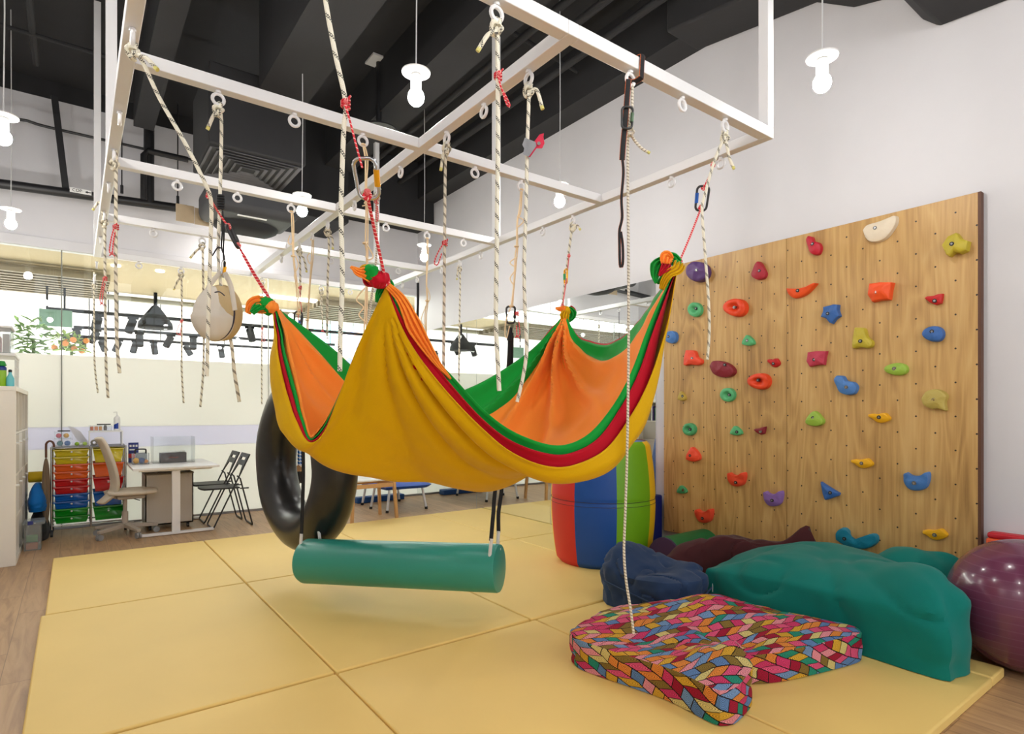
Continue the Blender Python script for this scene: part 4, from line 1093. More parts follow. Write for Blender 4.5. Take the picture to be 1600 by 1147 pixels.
HOLDS = [  # colour, shape, centre x, y, width, height (picture), protrusion m, bolt (dx, dy), label
 ('purple', 'round', 1092, 425, 34, 32, 0.085, (-4, -3), 'round dark purple climbing hold at the top left of the board'),
 ('crimson', 'drop', 1187, 423, 23, 29, 0.05, (-1, 0), 'upright crimson drop shaped hold right of the purple one'),
 ('cherry', 'bean', 1273, 384, 23, 30, 0.05, (-4, -3), 'cherry red kidney shaped hold near the top of the board'),
 ('cream', 'leaf', 1376, 358, 54, 42, 0.05, (-9, -2), 'large cream leaf shaped climbing hold at the top'),
 ('olive', 'chunk', 1495, 383, 42, 37, 0.075, (-8, -2), 'knobbly yellow olive hold in the top right corner'),
 ('mint', 'round', 1087, 484, 22, 23, 0.045, (0, -2), 'mint green ring hold below the purple hold'),
 ('redorange', 'egg', 1150, 481, 36, 33, 0.07, (-3, -1), 'large glossy orange hold with a hollow near the left panel'),
 ('orange', 'wedge', 1254, 454, 47, 24, 0.05, (-8, 0), 'orange horn shaped hold with a long point to the upper right'),
 ('blue', 'star', 1299, 491, 30, 31, 0.055, (-6, -1), 'angular blue star shaped hold right of the orange horn'),
 ('orange', 'block', 1377, 457, 40, 31, 0.07, (-8, -1), 'faceted bright orange block hold with one flared corner'),
 ('red', 'bow', 1460, 468, 29, 18, 0.04, (0, 2), 'small red winged hold below the corner olive hold'),
 ('skyblue', 'egg', 1049, 527, 20, 23, 0.05, (-5, -1), 'small blue pebble hold at the left edge of the board'),
 ('mint', 'tri', 1170, 532, 20, 17, 0.035, (-3, 0), 'small mint hold below the big orange hollow hold'),
 ('olive', 'slope', 1349, 528, 31, 33, 0.055, (-5, 5), 'yellow olive sloping hold under the orange block'),
 ('blue', 'egg', 1459, 522, 34, 29, 0.055, (-3, -4), 'smooth round blue hold on the right side of the board'),
 ('coral', 'slope', 1084, 559, 28, 24, 0.05, (-3, 1), 'coral orange wedge hold above the maroon one'),
 ('maroon', 'horn', 1130, 577, 38, 26, 0.06, (2, -7), 'wide maroon faceted hold on the left panel'),
 ('pinkred', 'block', 1277, 561, 33, 25, 0.045, (-5, 1), 'raspberry pink block hold just right of the panel seam'),
 ('lime', 'egg', 1401, 577, 37, 23, 0.045, (-4, -1), 'lime green almond shaped hold'),
 ('red', 'fish', 1210, 567, 19, 14, 0.03, (-2, 1), 'tiny red hold on the left of the panel seam'),
 ('redorange', 'egg', 1187, 596, 35, 30, 0.065, (-3, -2), 'rounded orange hold right of the maroon hold'),
 ('skyblue', 'bean', 1323, 602, 36, 31, 0.055, (-1, 3), 'blue sloping hold in the middle of the right panel'),
 ('sand', 'tri', 1066, 619, 13, 15, 0.03, (0, 0), 'tiny sand coloured hold at the left edge of the board'),
 ('mint', 'round', 1138, 617, 23, 22, 0.045, (1, 0), 'mint green ring hold in the middle of the left panel'),
 ('khaki', 'tear', 1461, 625, 41, 36, 0.055, (-2, 0), 'large khaki yellow hold with a pointed lower right tip'),
 ('forest', 'round', 1078, 671, 20, 20, 0.045, (0, 0), 'green ring hold low on the left edge of the board'),
 ('mint', 'tri', 1151, 673, 19, 15, 0.035, (0, 2), 'small mint hold left of the tiny dark red one'),
 ('maroon', 'bow', 1188, 673, 19, 13, 0.03, (0, 1), 'tiny dark red hold low on the left panel'),
 ('lime', 'drop', 1274, 654, 29, 24, 0.045, (-4, -1), 'rounded lime green hold right of the panel seam'),
 ('yellow', 'fish', 1375, 653, 34, 16, 0.035, (-2, -1), 'highest of the three yellow fish shaped holds'),
 ('yellow', 'fish', 1348, 724, 34, 16, 0.035, (-2, 0), 'middle yellow fish shaped hold above the blue triangle'),
 ('coral', 'tri', 1084, 710, 22, 23, 0.045, (-6, 2), 'coral red pointed hold near the lower left of the board'),
 ('coral', 'scoop', 1152, 749, 28, 23, 0.055, (-3, 5), 'coral orange cup hold beside the lavender one'),
 ('skyblue', 'scoop', 1433, 752, 41, 30, 0.055, (-5, 3), 'blue cup shaped hold low on the right panel'),
 ('blue', 'trig', 1298, 767, 30, 29, 0.045, (-1, 3), 'flat blue triangular hold low on the right panel'),
 ('lavender', 'scoop', 1209, 779, 30, 25, 0.05, (-3, 3), 'lavender cup hold beside the panel seam'),
 ('forest', 'tri', 1066, 765, 16, 13, 0.03, (1, 1), 'tiny green hold low at the left edge of the board'),
 ('coral', 'scoop', 1101, 806, 27, 23, 0.055, (-4, 4), 'lowest coral orange cup hold near the maroon bag'),
 ('teal', 'U', 1339, 841, 66, 34, 0.05, (-20, 1), 'long teal blue banana shaped hold at the bottom'),
 ('yellow', 'fish', 1462, 835, 39, 18, 0.035, (-2, 1), 'lowest yellow fish shaped hold at the bottom right'),
]
M_hole = mat('bolt_dark', (30, 28, 28), 0.5)
for k, (cname, shp, cx_, cy_, w_, h_, pr, bo, lab_) in enumerate(HOLDS):
    m = mat('resin_' + cname, RESIN[cname], 0.5, var=0.08, vs=14, bmp=0.25, bs_=90)
    c = atX(cx_, cy_, BX - pr * 0.35)
    t = thing('climbing_hold', lab_, 'climbing hold', (BX, c.y, c.z), 'climbing holds on the plywood board')
    ol = [(q[0], q[1]) for q in SHAPES[shp]]
    dense = spline(ol + [ol[0]], 45)[:-1] if shp not in ('trig', 'block', 'bow', 'star', 'chunk') else None
    if dense is None:
        dense = []
        for a, b in zip(ol, ol[1:] + ol[:1]):
            for q in range(4): dense.append((a[0] + (b[0]-a[0])*q/4, a[1] + (b[1]-a[1])*q/4))
    n = len(dense)
    pt = []
    for (a, b) in dense:
        p = atX(cx_ + a * w_ / 2, cy_ + b * h_ / 2, BX - pr * 0.3); pt.append((p.y, p.z))
    cy0 = sum(p[0] for p in pt) / n; cz0 = sum(p[1] for p in pt) / n
    hollow = shp in ('round',) and cname in ('mint', 'forest') or cname == 'redorange'
    NR = 11
    vs, fs = [], []
    rng = random.Random(k)
    for j in range(NR + 1):
        q = j / NR
        if q < 0.3: rho, hgt = 1.0 - 0.06*q/0.3, 0.8 * (q / 0.3) ** 0.75
        else:
            u_ = (q - 0.3) / 0.7
            rho, hgt = 0.94 * (1 - u_), 0.8 + 0.2 * math.sin(u_ * math.pi / 2)
            if hollow and u_ > 0.45: hgt -= 0.75 * ((u_ - 0.45) / 0.55) ** 0.8
            if shp in ('scoop', 'U'): hgt = 0.8 + 0.2 * math.sin(u_ * math.pi / 2) - 0.1 * u_
        for i in range(n):
            y = cy0 + (pt[i][0] - cy0) * rho; z = cz0 + (pt[i][1] - cz0) * rho
            lean = 1.0 + 0.35 * (z - cz0) / max(0.02, h_ * 0.002) * (1 if shp in ('scoop', 'wedge', 'fish', 'U') else 0.3) * min(1, rho)
            nv = noise.noise(Vector((y * 22, z * 22, k))) * 0.14 if hgt > 0 else 0
            vs.append((BX - pr * hgt * max(0.35, min(1.5, lean)) * (1 + nv), y, z))
    for j in range(NR):
        for i in range(n):
            fs.append((j*n+i, j*n+(i+1) % n, (j+1)*n+(i+1) % n, (j+1)*n+i))
    fs.append(tuple(NR*n + i for i in range(n)))
    obj('body', MB().add(vs, fs), m, t)
    bp = atX(cx_ + bo[0], cy_ + bo[1], BX - pr)
    ux, uy = Vector((0, 1, 0)), Vector((0, 0, 1))
    bb = MB().tube([(BX - pr*0.7, bp.y, bp.z), (BX - pr*1.03, bp.y, bp.z)], 0.0125, 14)
    o_ = obj('bolt', bb, M_hole if k % 3 else mat('bolt_steel', (120, 118, 112), 0.4, metal=0.7), t)
    obj('bolt_head', MB().tube([(BX - pr*0.98, bp.y, bp.z), (BX - pr*1.05 - 0.001, bp.y, bp.z)], 0.0065, 6), M_chrome if k % 3 == 0 else M_blackmetal_ if False else M_steel, o_)

# ------------------------------------------------------------------ striped barrel
bc = Vector((3.755, 3.70, 0.05))
t = thing('soft_barrel', 'upright padded barrel with red, blue, green and yellow vertical stripes', 'barrel', bc)
M_bar = {c: vinyl('barrel_' + c, v, 0.5) for c, v in {'red': (206, 40, 34), 'blue': (4, 74, 156), 'green': (112, 172, 14), 'yellow': (238, 190, 14)}.items()}
vx = math.atan2(bc.x, bc.y)           # view azimuth of the barrel
def bang(deg): return vx + math.pi - R(deg)  # angle measured to the right from the line to the camera
HB_ = 1.045
def brad(z):
    q = z / HB_
    return 0.40 + 0.055 * math.sin(math.pi * q) ** 0.8 + (-0.02 * (1 - min(1, q / 0.03)) if q < 0.03 else 0) + (-0.02 * (1 - min(1, (1-q) / 0.03)) if q > 0.97 else 0) - 0.006 * math.exp(-((q - 0.53) / 0.012) ** 2)
cs_ = ['red', 'blue', 'green', 'yellow']
for k in range(8):
    a0 = -75.5 + 45 * k; a1 = a0 + 45
    mb = MB().grid(lambda u, v: bc + Vector((math.sin(bang(a0 + (a1-a0)*u)) * brad(v*HB_), math.cos(bang(a0 + (a1-a0)*u)) * brad(v*HB_), v*HB_)), 10, 64)
    o = obj('panel', mb, M_bar[cs_[k % 4]], t); o['label'] = cs_[k % 4] + ' vinyl stripe'
obj('top', MB().lathe([(0.005, HB_ - 0.002), (0.30, HB_ + 0.002), (0.382, HB_ - 0.006)], bc, 40), M_bar['blue'], t)['label'] = 'blue padded top'
obj('bottom', MB().lathe([(0.01, 0.0), (0.37, 0.001), (0.381, 0.004)], bc, 40), M_bar['blue'], t)
sb = MB()
for dz in (0.0, -0.035):
    sb.torus(bc + Vector((0, 0, HB_*0.53 + dz)), brad(HB_*0.53) + (0.0065 if dz == 0 else 0.006), 0.002, (1, 0, 0), (0, 1, 0), 64, 5)
obj('stitching', sb, mat('stitch_dark', (60, 50, 50), 0.8), t)

# ------------------------------------------------------------------ soft play blocks behind the barrel
M_gf, M_pf, M_nf = vinyl('foam_green', (20, 110, 58), 0.5), vinyl('foam_purple', (62, 26, 78), 0.5), vinyl('foam_navy', (14, 28, 104), 0.5)
a_, b_ = Vector((3.80, 3.06, 0.05)), Vector((4.365, 3.07, 0.05))
ax_ = (b_ - a_).normalized(); sd_ = Vector((-ax_.y, ax_.x, 0))
t = thing('foam_arch', 'green half round foam block with a purple end beside the striped barrel', 'foam block', (a_ + b_) / 2)
RA = 0.20
arch = [(RA * math.cos(R(a)), RA * 1.45 * math.sin(R(a))) for a in range(0, 181, 9)]
obj('body', MB().prism(arch, lambda a, b, d: a_ + ax_*d + sd_*a + Vector((0, 0, b)), 0.02, (b_ - a_).length), M_gf, t, bevel=0.01)
obj('end_cap', MB().prism(arch, lambda a, b, d: a_ + ax_*d + sd_*a*0.995 + Vector((0, 0, b*0.995)), 0.0, 0.021), M_pf, t, bevel=0.004)['label'] = 'purple end face'
solo('foam_block', MB().box(4.22, 4.40, 3.56, 3.86, 0.05, 0.575), M_nf, 'upright navy foam block between the striped barrel and the wall', 'foam block', bevel=0.015)
t = thing('foam_wedge', 'orange foam block with a red top against the wall behind the purple ball', 'foam block', (4.385, 0.85, 0.0))
obj('body', MB().box(4.34, 4.43, 0.55, 1.125, 0.0, 0.60), vinyl('foam_orange', (236, 92, 40), 0.5), t, bevel=0.012)
obj('top_pad', MB().box(4.345, 4.428, 0.555, 1.12, 0.60, 0.635), vinyl('foam_red', (196, 22, 40), 0.5), t, bevel=0.012)['label'] = 'red top'

# ------------------------------------------------------------------ exercise ball
def ball_mat():
    m, nt, bs = new_mat('ball_rubber')
    sp = nd(nt, 'ShaderNodeSeparateXYZ'); nt.links.new(coords(nt, 'Object'), sp.inputs[0])
    r_ = mth(nt, 'FRACT', mth(nt, 'MULTIPLY', sp.outputs[2], 26.0))
    groove = mth(nt, 'LESS_THAN', mth(nt, 'ABSOLUTE', mth(nt, 'SUBTRACT', r_, 0.5)), 0.06)
    nz = nd(nt, 'ShaderNodeTexNoise', Scale=5.0, Detail=2.0)
    c = mix(nt, nz.outputs[0], rgb(102, 50, 76), rgb(112, 56, 84))
    nt.links.new(mix(nt, mth(nt, 'MULTIPLY', groove, 0.25), c, rgb(140, 90, 116)), bs.inputs['Base Color'])
    bs.inputs['Roughness'].default_value = 0.22
    bs.inputs['Coat Weight'].default_value = 0.3
    bump(nt, bs, groove, 0.3, 0.004)
    return m
bl = Vector((3.985, 0.868, 0.338))
t = thing('exercise_ball', 'large glossy purple exercise ball at the right edge beside the teal bag', 'ball', (bl.x, bl.y, 0.0))
LOC[t.name] = Vector((bl.x, bl.y, 0.338)); t.location = (bl.x, bl.y, 0.338)
Mb = rot_to((0.25, -0.2, 1))
obj('shell', MB().ball((0, 0, 0), 0.338, 56, 36), ball_mat(), t, local=True)
vp = Vector((0.5, -0.3, 0.6)).normalized()
obj('valve_plug', MB().tube([vp * 0.334, vp * 0.3405], 0.008, 10), M_whiteplastic, t, local=True)

# ------------------------------------------------------------------ bags: soft closed bodies standing on the mats
def bag(outline, z0, H, bumps, seed, nf=5.0, na=0.02, top_p=2.4, undercut=0.9, NA=128, NRr=40, crease=0.0, uvscale=None, edge_h=0.35):
    """outline: floor points round the foot; bumps: (x, y, dh, radius)"""
    n = len(outline)
    cx_ = sum(p[0] for p in outline) / n; cy_ = sum(p[1] for p in outline) / n
    ol = spline(list(outline) + [outline[0]], NA + 1)[:-1]
    vs, fs, uvs = [], [], []
    rows = []
    for j in range(NRr + 1):
        q = j / NRr
        if q < 0.42:                      # side wall from the foot up
            u_ = q / 0.42
            rho = undercut + (1 - undercut) * math.sin(u_ * math.pi / 2)
            hz = edge_h * u_ ** 0.9
        else:
            u_ = min(1.0, (q - 0.42) / 0.58)
            rho = 1 - u_
            hz = edge_h + (1 - edge_h) * (1 - (1 - u_) ** top_p)
        for i in range(NA):
            x = cx_ + (ol[i][0] - cx_) * rho; y = cy_ + (ol[i][1] - cy_) * rho
            h = H
            for (bx, by, dh, rad) in bumps: h += dh * math.exp(-((x-bx)**2 + (y-by)**2) / (rad*rad))
            z = z0 + max(0.01, h) * hz
            nv = noise.noise(Vector((x*nf, y*nf, z*nf*1.4 + seed))) + 0.5 * noise.noise(Vector((x*nf*2.3, y*nf*2.3, z*nf*2.6 + seed*2)))
            cr = 0.0
            if crease: 
                rr_ = noise.noise(Vector((x*nf*0.9 + 7, y*nf*0.9, z*nf + seed*3)))
                cr = -crease * math.exp(-(rr_ / 0.09) ** 2)
            amt = na * nv + cr
            k = min(1, q / 0.12)
            dx, dy = ol[i][0] - cx_, ol[i][1] - cy_
            dl = math.hypot(dx, dy) or 1
            side = 1 - min(1.0, max(0, (q - 0.42) / 0.58))
            x += dx/dl * amt * k * side; y += dy/dl * amt * k * side
            z += amt * k * (0.4 + 0.6 * (1 - side)) if q > 0.1 else 0
            rows.append((x, y, max(z0 + 0.001, z) if q else z0 + 0.001))
    mb = MB()
    per = [0.0]
    for i in range(NA):
        a_, b_ = ol[i], ol[(i+1) % NA]; per.append(per[-1] + math.hypot(a_[0]-b_[0], a_[1]-b_[1]))
    js = int(0.42 * NRr)
    U = lambda p: (p[0], p[1])
    for j in range(NRr):
        for i in range(NA):
            f = (j*NA+i, j*NA+(i+1) % NA, (j+1)*NA+(i+1) % NA, (j+1)*NA+i)
            fs.append(f)
            if j <= js: uvs.append(tuple((5 + per[i + (1 if k in (1, 2) else 0)], 3 + rows[v][2]) for k, v in enumerate(f)))
            else: uvs.append(tuple(U(rows[v]) for v in f))
    fs.append(tuple(range(NA))[::-1]); uvs.append(tuple(U(rows[v]) for v in range(NA))[::-1])
    return mb.add(rows, fs, uvs)
def fabric(name, c, rough=0.85, sheen=0.1, bmp=0.12, bs_=300):
    return mat(name, c, rough, var=0.12, vs=5, bmp=bmp, bs_=bs_, sheen=sheen, spec=0.2)
M_teal = fabric('teal_lycra', (0, 116, 106), 0.8)
M_navy = fabric('navy_canvas', (40, 60, 92))
M_maroon = fabric('maroon_fleece', (74, 34, 36))
# big teal crash bag
t = thing('crash_bag', 'huge teal fabric crash bag lying below the climbing board', 'bag', (3.85, 1.75, 0.05))
obj('body', bag([(3.40, 2.40), (3.36, 2.0), (3.375, 1.5), (3.36, 1.16), (3.375, 1.02), (3.45, 1.01), (3.54, 0.985), (3.62, 1.02), (3.77, 1.24), (4.08, 1.28), (4.31, 1.36), (4.33, 1.7), (4.16, 2.02), (3.95, 2.32), (3.65, 2.46)], 0.05, 0.40,
    [(4.0, 1.95, 0.06, 0.4), (3.55, 2.35, -0.07, 0.25), (3.66, 1.12, 0.13, 0.26), (4.05, 1.45, -0.03, 0.2)], 3, nf=3.0, na=0.030, top_p=3.4, undercut=1.0, crease=0.022, edge_h=0.72), M_teal, t)
obj('fold', bag([(4.0, 1.36), (4.10, 1.25), (4.22, 1.19), (4.33, 1.18), (4.345, 1.4), (4.345, 1.65), (4.2, 1.7), (4.05, 1.6)], 0.30, 0.20, [(4.33, 1.2, 0.04, 0.15)], 5, nf=4, na=0.02, NA=64, NRr=24), M_teal, t)
# maroon bag along the wall
t = thing('bean_bag', 'dark maroon fleece bean bag slumped behind the navy and teal bags', 'bag', (3.9, 2.75, 0.05))
obj('body', bag([(3.46, 2.68), (3.62, 2.60), (3.90, 2.50), (4.10, 2.30), (4.28, 2.10), (4.35, 2.12), (4.36, 2.4), (4.30, 2.70), (4.08, 2.77), (3.86, 2.80), (3.66, 2.81), (3.48, 2.82)], 0.05, 0.36,
    [(4.29, 2.15, 0.24, 0.11), (3.75, 2.78, 0.02, 0.2), (4.15, 2.5, -0.02, 0.15)], 11, nf=5, na=0.03, crease=0.022, undercut=0.97, top_p=3.0, edge_h=0.62), M_maroon, t)
# navy beanbag
t = thing('bean_bag', 'small navy blue canvas bean bag with a dented top beside the striped barrel', 'bag', (3.05, 2.62, 0.05))
obj('body', bag([(2.875, 2.80), (2.885, 2.56), (2.93, 2.37), (3.12, 2.27), (3.30, 2.30), (3.38, 2.50), (3.36, 2.78), (3.20, 2.93), (2.98, 2.93)], 0.05, 0.30,
    [(2.98, 2.82, 0.09, 0.12), (3.17, 2.86, 0.10, 0.15), (3.12, 2.50, -0.05, 0.12), (2.98, 2.58, -0.04, 0.10), (3.30, 2.40, 0.04, 0.1), (3.32, 2.70, 0.03, 0.12)], 21, nf=7, na=0.018, top_p=3.0, undercut=0.99, crease=0.02, edge_h=0.78), M_navy, t)
sm = MB().tube([Vector(p) for p in spline([(2.862, 2.80, 0.21), (2.868, 2.56, 0.18), (2.915, 2.36, 0.15), (3.12, 2.255, 0.17), (3.31, 2.285, 0.21)], 24)], 0.006, 6)
obj('seam_piping', sm, M_navy, t)
lt = atz(985, 966, 0.053)
obj('care_label', MB().add([at(975, 961, depth(lt)), lt + Vector((-0.0, -0.01, 0.0)), lt + Vector((0.07, -0.01, 0)), lt + Vector((0.06, 0.03, 0.0))], [(0, 1, 2, 3)]), M_whiteplastic, t, solid=0.001)
obj('care_tag', MB().obox((3.345, 2.30, 0.20), (0.016, 0.012, 0), (0.001, -0.001, 0), (0, 0, 0.022)), M_whiteplastic, t)

def print_mat():
    m, nt, bs = new_mat('diamond_print')
    uv = nd(nt, 'ShaderNodeUVMap').outputs[0]
    wv = nd(nt, 'ShaderNodeTexNoise', Scale=2.5, Detail=1.0); nt.links.new(uv, wv.inputs['Vector'])
    vm = nt.nodes.new('ShaderNodeVectorMath'); vm.operation = 'MULTIPLY_ADD'
    nt.links.new(wv.outputs['Color'], vm.inputs[0]); vm.inputs[1].default_value = (0.12, 0.12, 0); nt.links.new(uv, vm.inputs[2])
    mp = nd(nt, 'ShaderNodeMapping'); mp.inputs['Rotation'].default_value = (0, 0, R(38)); mp.inputs['Scale'].default_value = (13.5, 24, 1)
    nt.links.new(vm.outputs[0], mp.inputs[0])
    sp = nd(nt, 'ShaderNodeSeparateXYZ'); nt.links.new(mp.outputs[0], sp.inputs[0])
    x, y = sp.outputs[0], sp.outputs[1]
    row = mth(nt, 'FLOOR', y); fy = mth(nt, 'FRACT', y)
    odd = mth(nt, 'SUBTRACT', mth(nt, 'MULTIPLY', mth(nt, 'MODULO', mth(nt, 'ABSOLUTE', row), 2.0), 2.0), 1.0)
    wnr = nt.nodes.new('ShaderNodeTexWhiteNoise'); wnr.noise_dimensions = '1D'; nt.links.new(row, wnr.inputs['W'])
    xs = mth(nt, 'ADD', mth(nt, 'ADD', x, mth(nt, 'MULTIPLY', mth(nt, 'MULTIPLY', mth(nt, 'SUBTRACT', fy, 0.5), odd), 0.62)), mth(nt, 'MULTIPLY', wnr.outputs['Value'], 0.5))
    col = mth(nt, 'FLOOR', xs); fx = mth(nt, 'FRACT', xs)
    cb = nd(nt, 'ShaderNodeCombineXYZ'); nt.links.new(col, cb.inputs[0]); nt.links.new(row, cb.inputs[1])
    wn = nt.nodes.new('ShaderNodeTexWhiteNoise'); nt.links.new(cb.outputs[0], wn.inputs[0])
    pal = [(214, 60, 110), (232, 142, 60), (98, 136, 186), (222, 172, 52), (36, 148, 122), (236, 150, 160), (224, 206, 130), (140, 114, 50), (166, 22, 54), (120, 156, 200), (230, 88, 130)]
    c = ramp(nt, wn.outputs['Value'], [(k / len(pal), rgb(*p)) for k, p in enumerate(pal)], True)
    dx = mth(nt, 'MULTIPLY', mth(nt, 'SUBTRACT', fx, 0.5), 1.3); dy = mth(nt, 'SUBTRACT', fy, 0.5)
    rr_ = mth(nt, 'SQRT', mth(nt, 'ADD', mth(nt, 'MULTIPLY', dx, dx), mth(nt, 'MULTIPLY', dy, dy)))
    ring = mth(nt, 'GREATER_THAN', mth(nt, 'FRACT', mth(nt, 'MULTIPLY', rr_, 8.0)), 0.66)
    c = mix(nt, mth(nt, 'MULTIPLY', ring, 0.7), c, rgb(40, 26, 26))
    ed = mth(nt, 'MAXIMUM', mth(nt, 'GREATER_THAN', mth(nt, 'ABSOLUTE', mth(nt, 'SUBTRACT', fx, 0.5)), 0.465), mth(nt, 'GREATER_THAN', mth(nt, 'ABSOLUTE', mth(nt, 'SUBTRACT', fy, 0.5)), 0.45))
    c = mix(nt, ed, c, rgb(34, 24, 24))
    nt.links.new(c, bs.inputs['Base Color']); bs.inputs['Roughness'].default_value = 0.85
    bs.inputs['Specular IOR Level'].default_value = 0.2
    return m
M_print = print_mat()
t = thing('floor_cushion', 'slumped floor cushion printed with multicoloured diamonds on the front yellow mat', 'cushion', (2.6, 1.85, 0.05))
obj('body', bag([(2.055, 2.24), (2.045, 2.14), (2.13, 1.72), (2.125, 1.47), (2.16, 1.415), (2.24, 1.41), (2.44, 1.47), (2.49, 1.60), (2.58, 1.57), (2.74, 1.49), (3.05, 1.41), (3.30, 1.37), (3.345, 1.46), (3.28, 1.78), (3.20, 2.08), (2.95, 2.22), (2.62, 2.42), (2.30, 2.38), (2.10, 2.31)], 0.05, 0.165,
    [(2.36, 1.60, 0.06, 0.13), (2.95, 2.05, 0.07, 0.25), (3.15, 1.60, 0.03, 0.14), (2.66, 1.72, -0.055, 0.14), (2.32, 1.98, -0.03, 0.16), (2.47, 1.58, 0.05, 0.06)], 31, nf=6, na=0.012, top_p=4.0, undercut=0.985, crease=0.010, edge_h=0.90), M_print, t)
lp2 = at(956, 1022, 2.98)
obj('leather_patch', MB().obox((2.22, 2.155, 0.178), (0.032, -0.02, 0.0), (0.02, 0.032, 0.004), (0, 0, 0.002)), mat('patch_brown', (150, 88, 66), 0.7), t)['label'] = 'small brown patch'

# ------------------------------------------------------------------ green roller swing
ra, rb = at(474, 876, 4.06), at(781, 888, 3.70)
axr = (rb - ra).normalized(); RL = (rb - ra).length
t = thing('bolster_swing', 'long dark green vinyl bolster roller hanging level above the yellow mats', 'roller', ra + (rb-ra)/2 - Vector((0, 0, 0.15)))
M_roll = vinyl('roller_vinyl', (44, 146, 130), 0.36)
Mr = rot_to(axr)
obj('roller', MB().lathe([(0.01, 0.0), (0.11, 0.0), (0.138, 0.008), (0.150, 0.03), (0.150, RL - 0.012), (0.146, RL - 0.002)], ra, 48, Mr), M_roll, t)
obj('end_cap', MB().lathe([(0.004, RL + 0.001), (0.13, RL + 0.001), (0.146, RL - 0.003)], ra, 40, Mr), M_roll, t)
M_cord = mat('white_cord', (222, 222, 222), 0.8)
for wx, pts, web in (((472, 866), [(471, 866), (470, 850), (471, 834)], [(471, 836), (473, 780), (474, 730), (472, 640), (470, 560), (470, 506)]),
                     ((500, 846), [(500, 846), (499, 836), (497, 824)], [(498, 826), (496, 790), (490, 740), (484, 660), (474, 580), (470, 508)]),
                     ((765, 874), [(765, 874), (766, 860), (768, 842)], [(767, 845), (771, 800), (773, 772), (784, 680), (790, 610), (795, 566), (797, 520)]),
                     ((778, 852), [(778, 858), (778, 845), (779, 830)], [(779, 832), (779, 800), (783, 772), (792, 680), (797, 610), (799, 566), (799, 520)])):
    left = wx[0] < 600
    back = wx in ((500, 846), (778, 852))
    dd = (4.06 if left else 3.70) + (0.03 if back else -0.09) + (0.02 if left else 0.0)
    c3 = [at(x, y, dd) for x, y in pts]
    obj('cord', MB().tube([Vector(p) for p in spline(c3, 10)], 0.011, 8).ball(c3[0], 0.02, 10, 8), M_cord, t)
    dt = 4.10 if left else 3.69
    w3 = [at(x, y, dd + (dt - dd) * k / (len(web)-1) + (0 if left else 0.12 * math.sin(math.pi * k / (len(web)-1)))) for k, (x, y) in enumerate(web)]
    obj('webbing', MB().tube([Vector(p) for p in spline(w3, 30)], 0.0125, 8, flat=0.35, up=(SN, CS, 0)), M_blackweb, t)
    if not back: obj('grommet', MB().torus(c3[0] + Vector((0, 0, -0.008)), 0.021, 0.005, VS, VU + Vector((-0.3, -0.5, 0)), 18, 6), mat('dark_grommet', (20, 60, 52), 0.4), t)

# ------------------------------------------------------------------ bungees that carry the swings
def bungee(label, top, pts, d, side=()):
    t = thing('bungee_cord', label, 'cord', top, 'tan bungee cords')
    line = [Vector(top) - Vector((0, 0, 0.02))] + [at(x, y, d) for x, y in pts]
    obj('strand', MB().tube([Vector(p) for p in spline(line, 40)], 0.0045, 8), M_tan, t)
    line2 = [p + VS * (0.007 + 0.004 * math.sin(k * 2.1)) + Vector((SN, CS, 0)) * 0.006 for k, p in enumerate(line)]
    obj('strand', MB().tube([Vector(p) for p in spline(line2, 40)], 0.004, 8), M_tan, t)
    for p in (line[0], line[len(line)//2], line[-1]): obj('knot', MB().torus(p, 0.010, 0.006, VS, (SN, CS, 0), 10, 6), M_tan, t)
    for s_ in side:
        l3 = [at(x, y, d - 0.02) for x, y in s_]
        obj('loop', MB().tube([Vector(p) for p in spline(l3, 24)], 0.0035, 6), M_tan, t)
    return t
bungee('tan bungee cord hanging from the left half of the frame to a black carabiner', EY['b3'], [(456, 350), (458, 400), (462, 440), (466, 490)], depth(EY['b3']), [[(453, 368), (450, 378), (455, 382), (458, 372)], [(462, 400), (466, 415), (460, 430), (464, 445)]])
bungee('tan bungee cord behind the steel carabiner and front hammock knot', EY['a3'], [(571, 250), (571, 290), (572, 330), (571, 380), (573, 400), (571, 470), (568, 535)], depth(EY['a3']), [[(569, 318), (577, 304), (575, 318), (566, 322)], [(572, 380), (583, 400), (576, 406), (571, 400)], [(570, 450), (557, 468), (568, 480), (561, 492), (571, 503)]])
bungee('tan bungee cord right of the top centre rope with a black carabiner below', EY['a5'], [(811, 330), (808, 345), (807, 385), (805, 400), (803, 440), (799, 478)], depth(EY['a5']), [[(808, 338), (818, 345), (808, 356)], [(807, 402), (797, 410), (803, 416)], [(804, 424), (797, 435), (803, 446)], [(799, 478), (791, 500), (789, 522), (792, 528), (796, 510)]])
bungee('tan bungee cord hanging beside the back bulb on the right half of the frame', EY['b5'], [(667, 395), (666, 440), (667, 470), (664, 495), (666, 535)], depth(EY['b5']), [[(666, 445), (672, 465), (664, 480)], [(665, 480), (658, 500), (666, 512)]])
bungee('tan bungee cord hanging from the middle rail down to the black inner tube', EY['m7'], [(487, 400), (484, 440), (480, 500), (477, 560), (474, 592)], depth(EY['m7']) - 0.1, [[(484, 395), (480, 402), (484, 412), (487, 405)]])
pc = at(798, 492, 3.67); carabiner('black carabiner under the tan bungee holding the right end straps of the roller', pc, (0, 0, 1), VS, 0.105, 0.055, 0.0065, M_blackm, None, 'black carabiners of the swings')
obj('strap_sleeve', MB().tube([at(797, 512, 3.67), at(796, 532, 3.67)], 0.016, 10), M_blackweb, bpy.data.objects[[o.name for o in bpy.data.objects if o.get('label', '').startswith('black carabiner under the tan')][0]])
pc = at(466, 499, 4.10); carabiner('black carabiner at the foot of the bungee behind the left hammock side', pc, (0, 0, 1), VS, 0.10, 0.055, 0.0065, M_blackm, None, 'black carabiners of the swings')

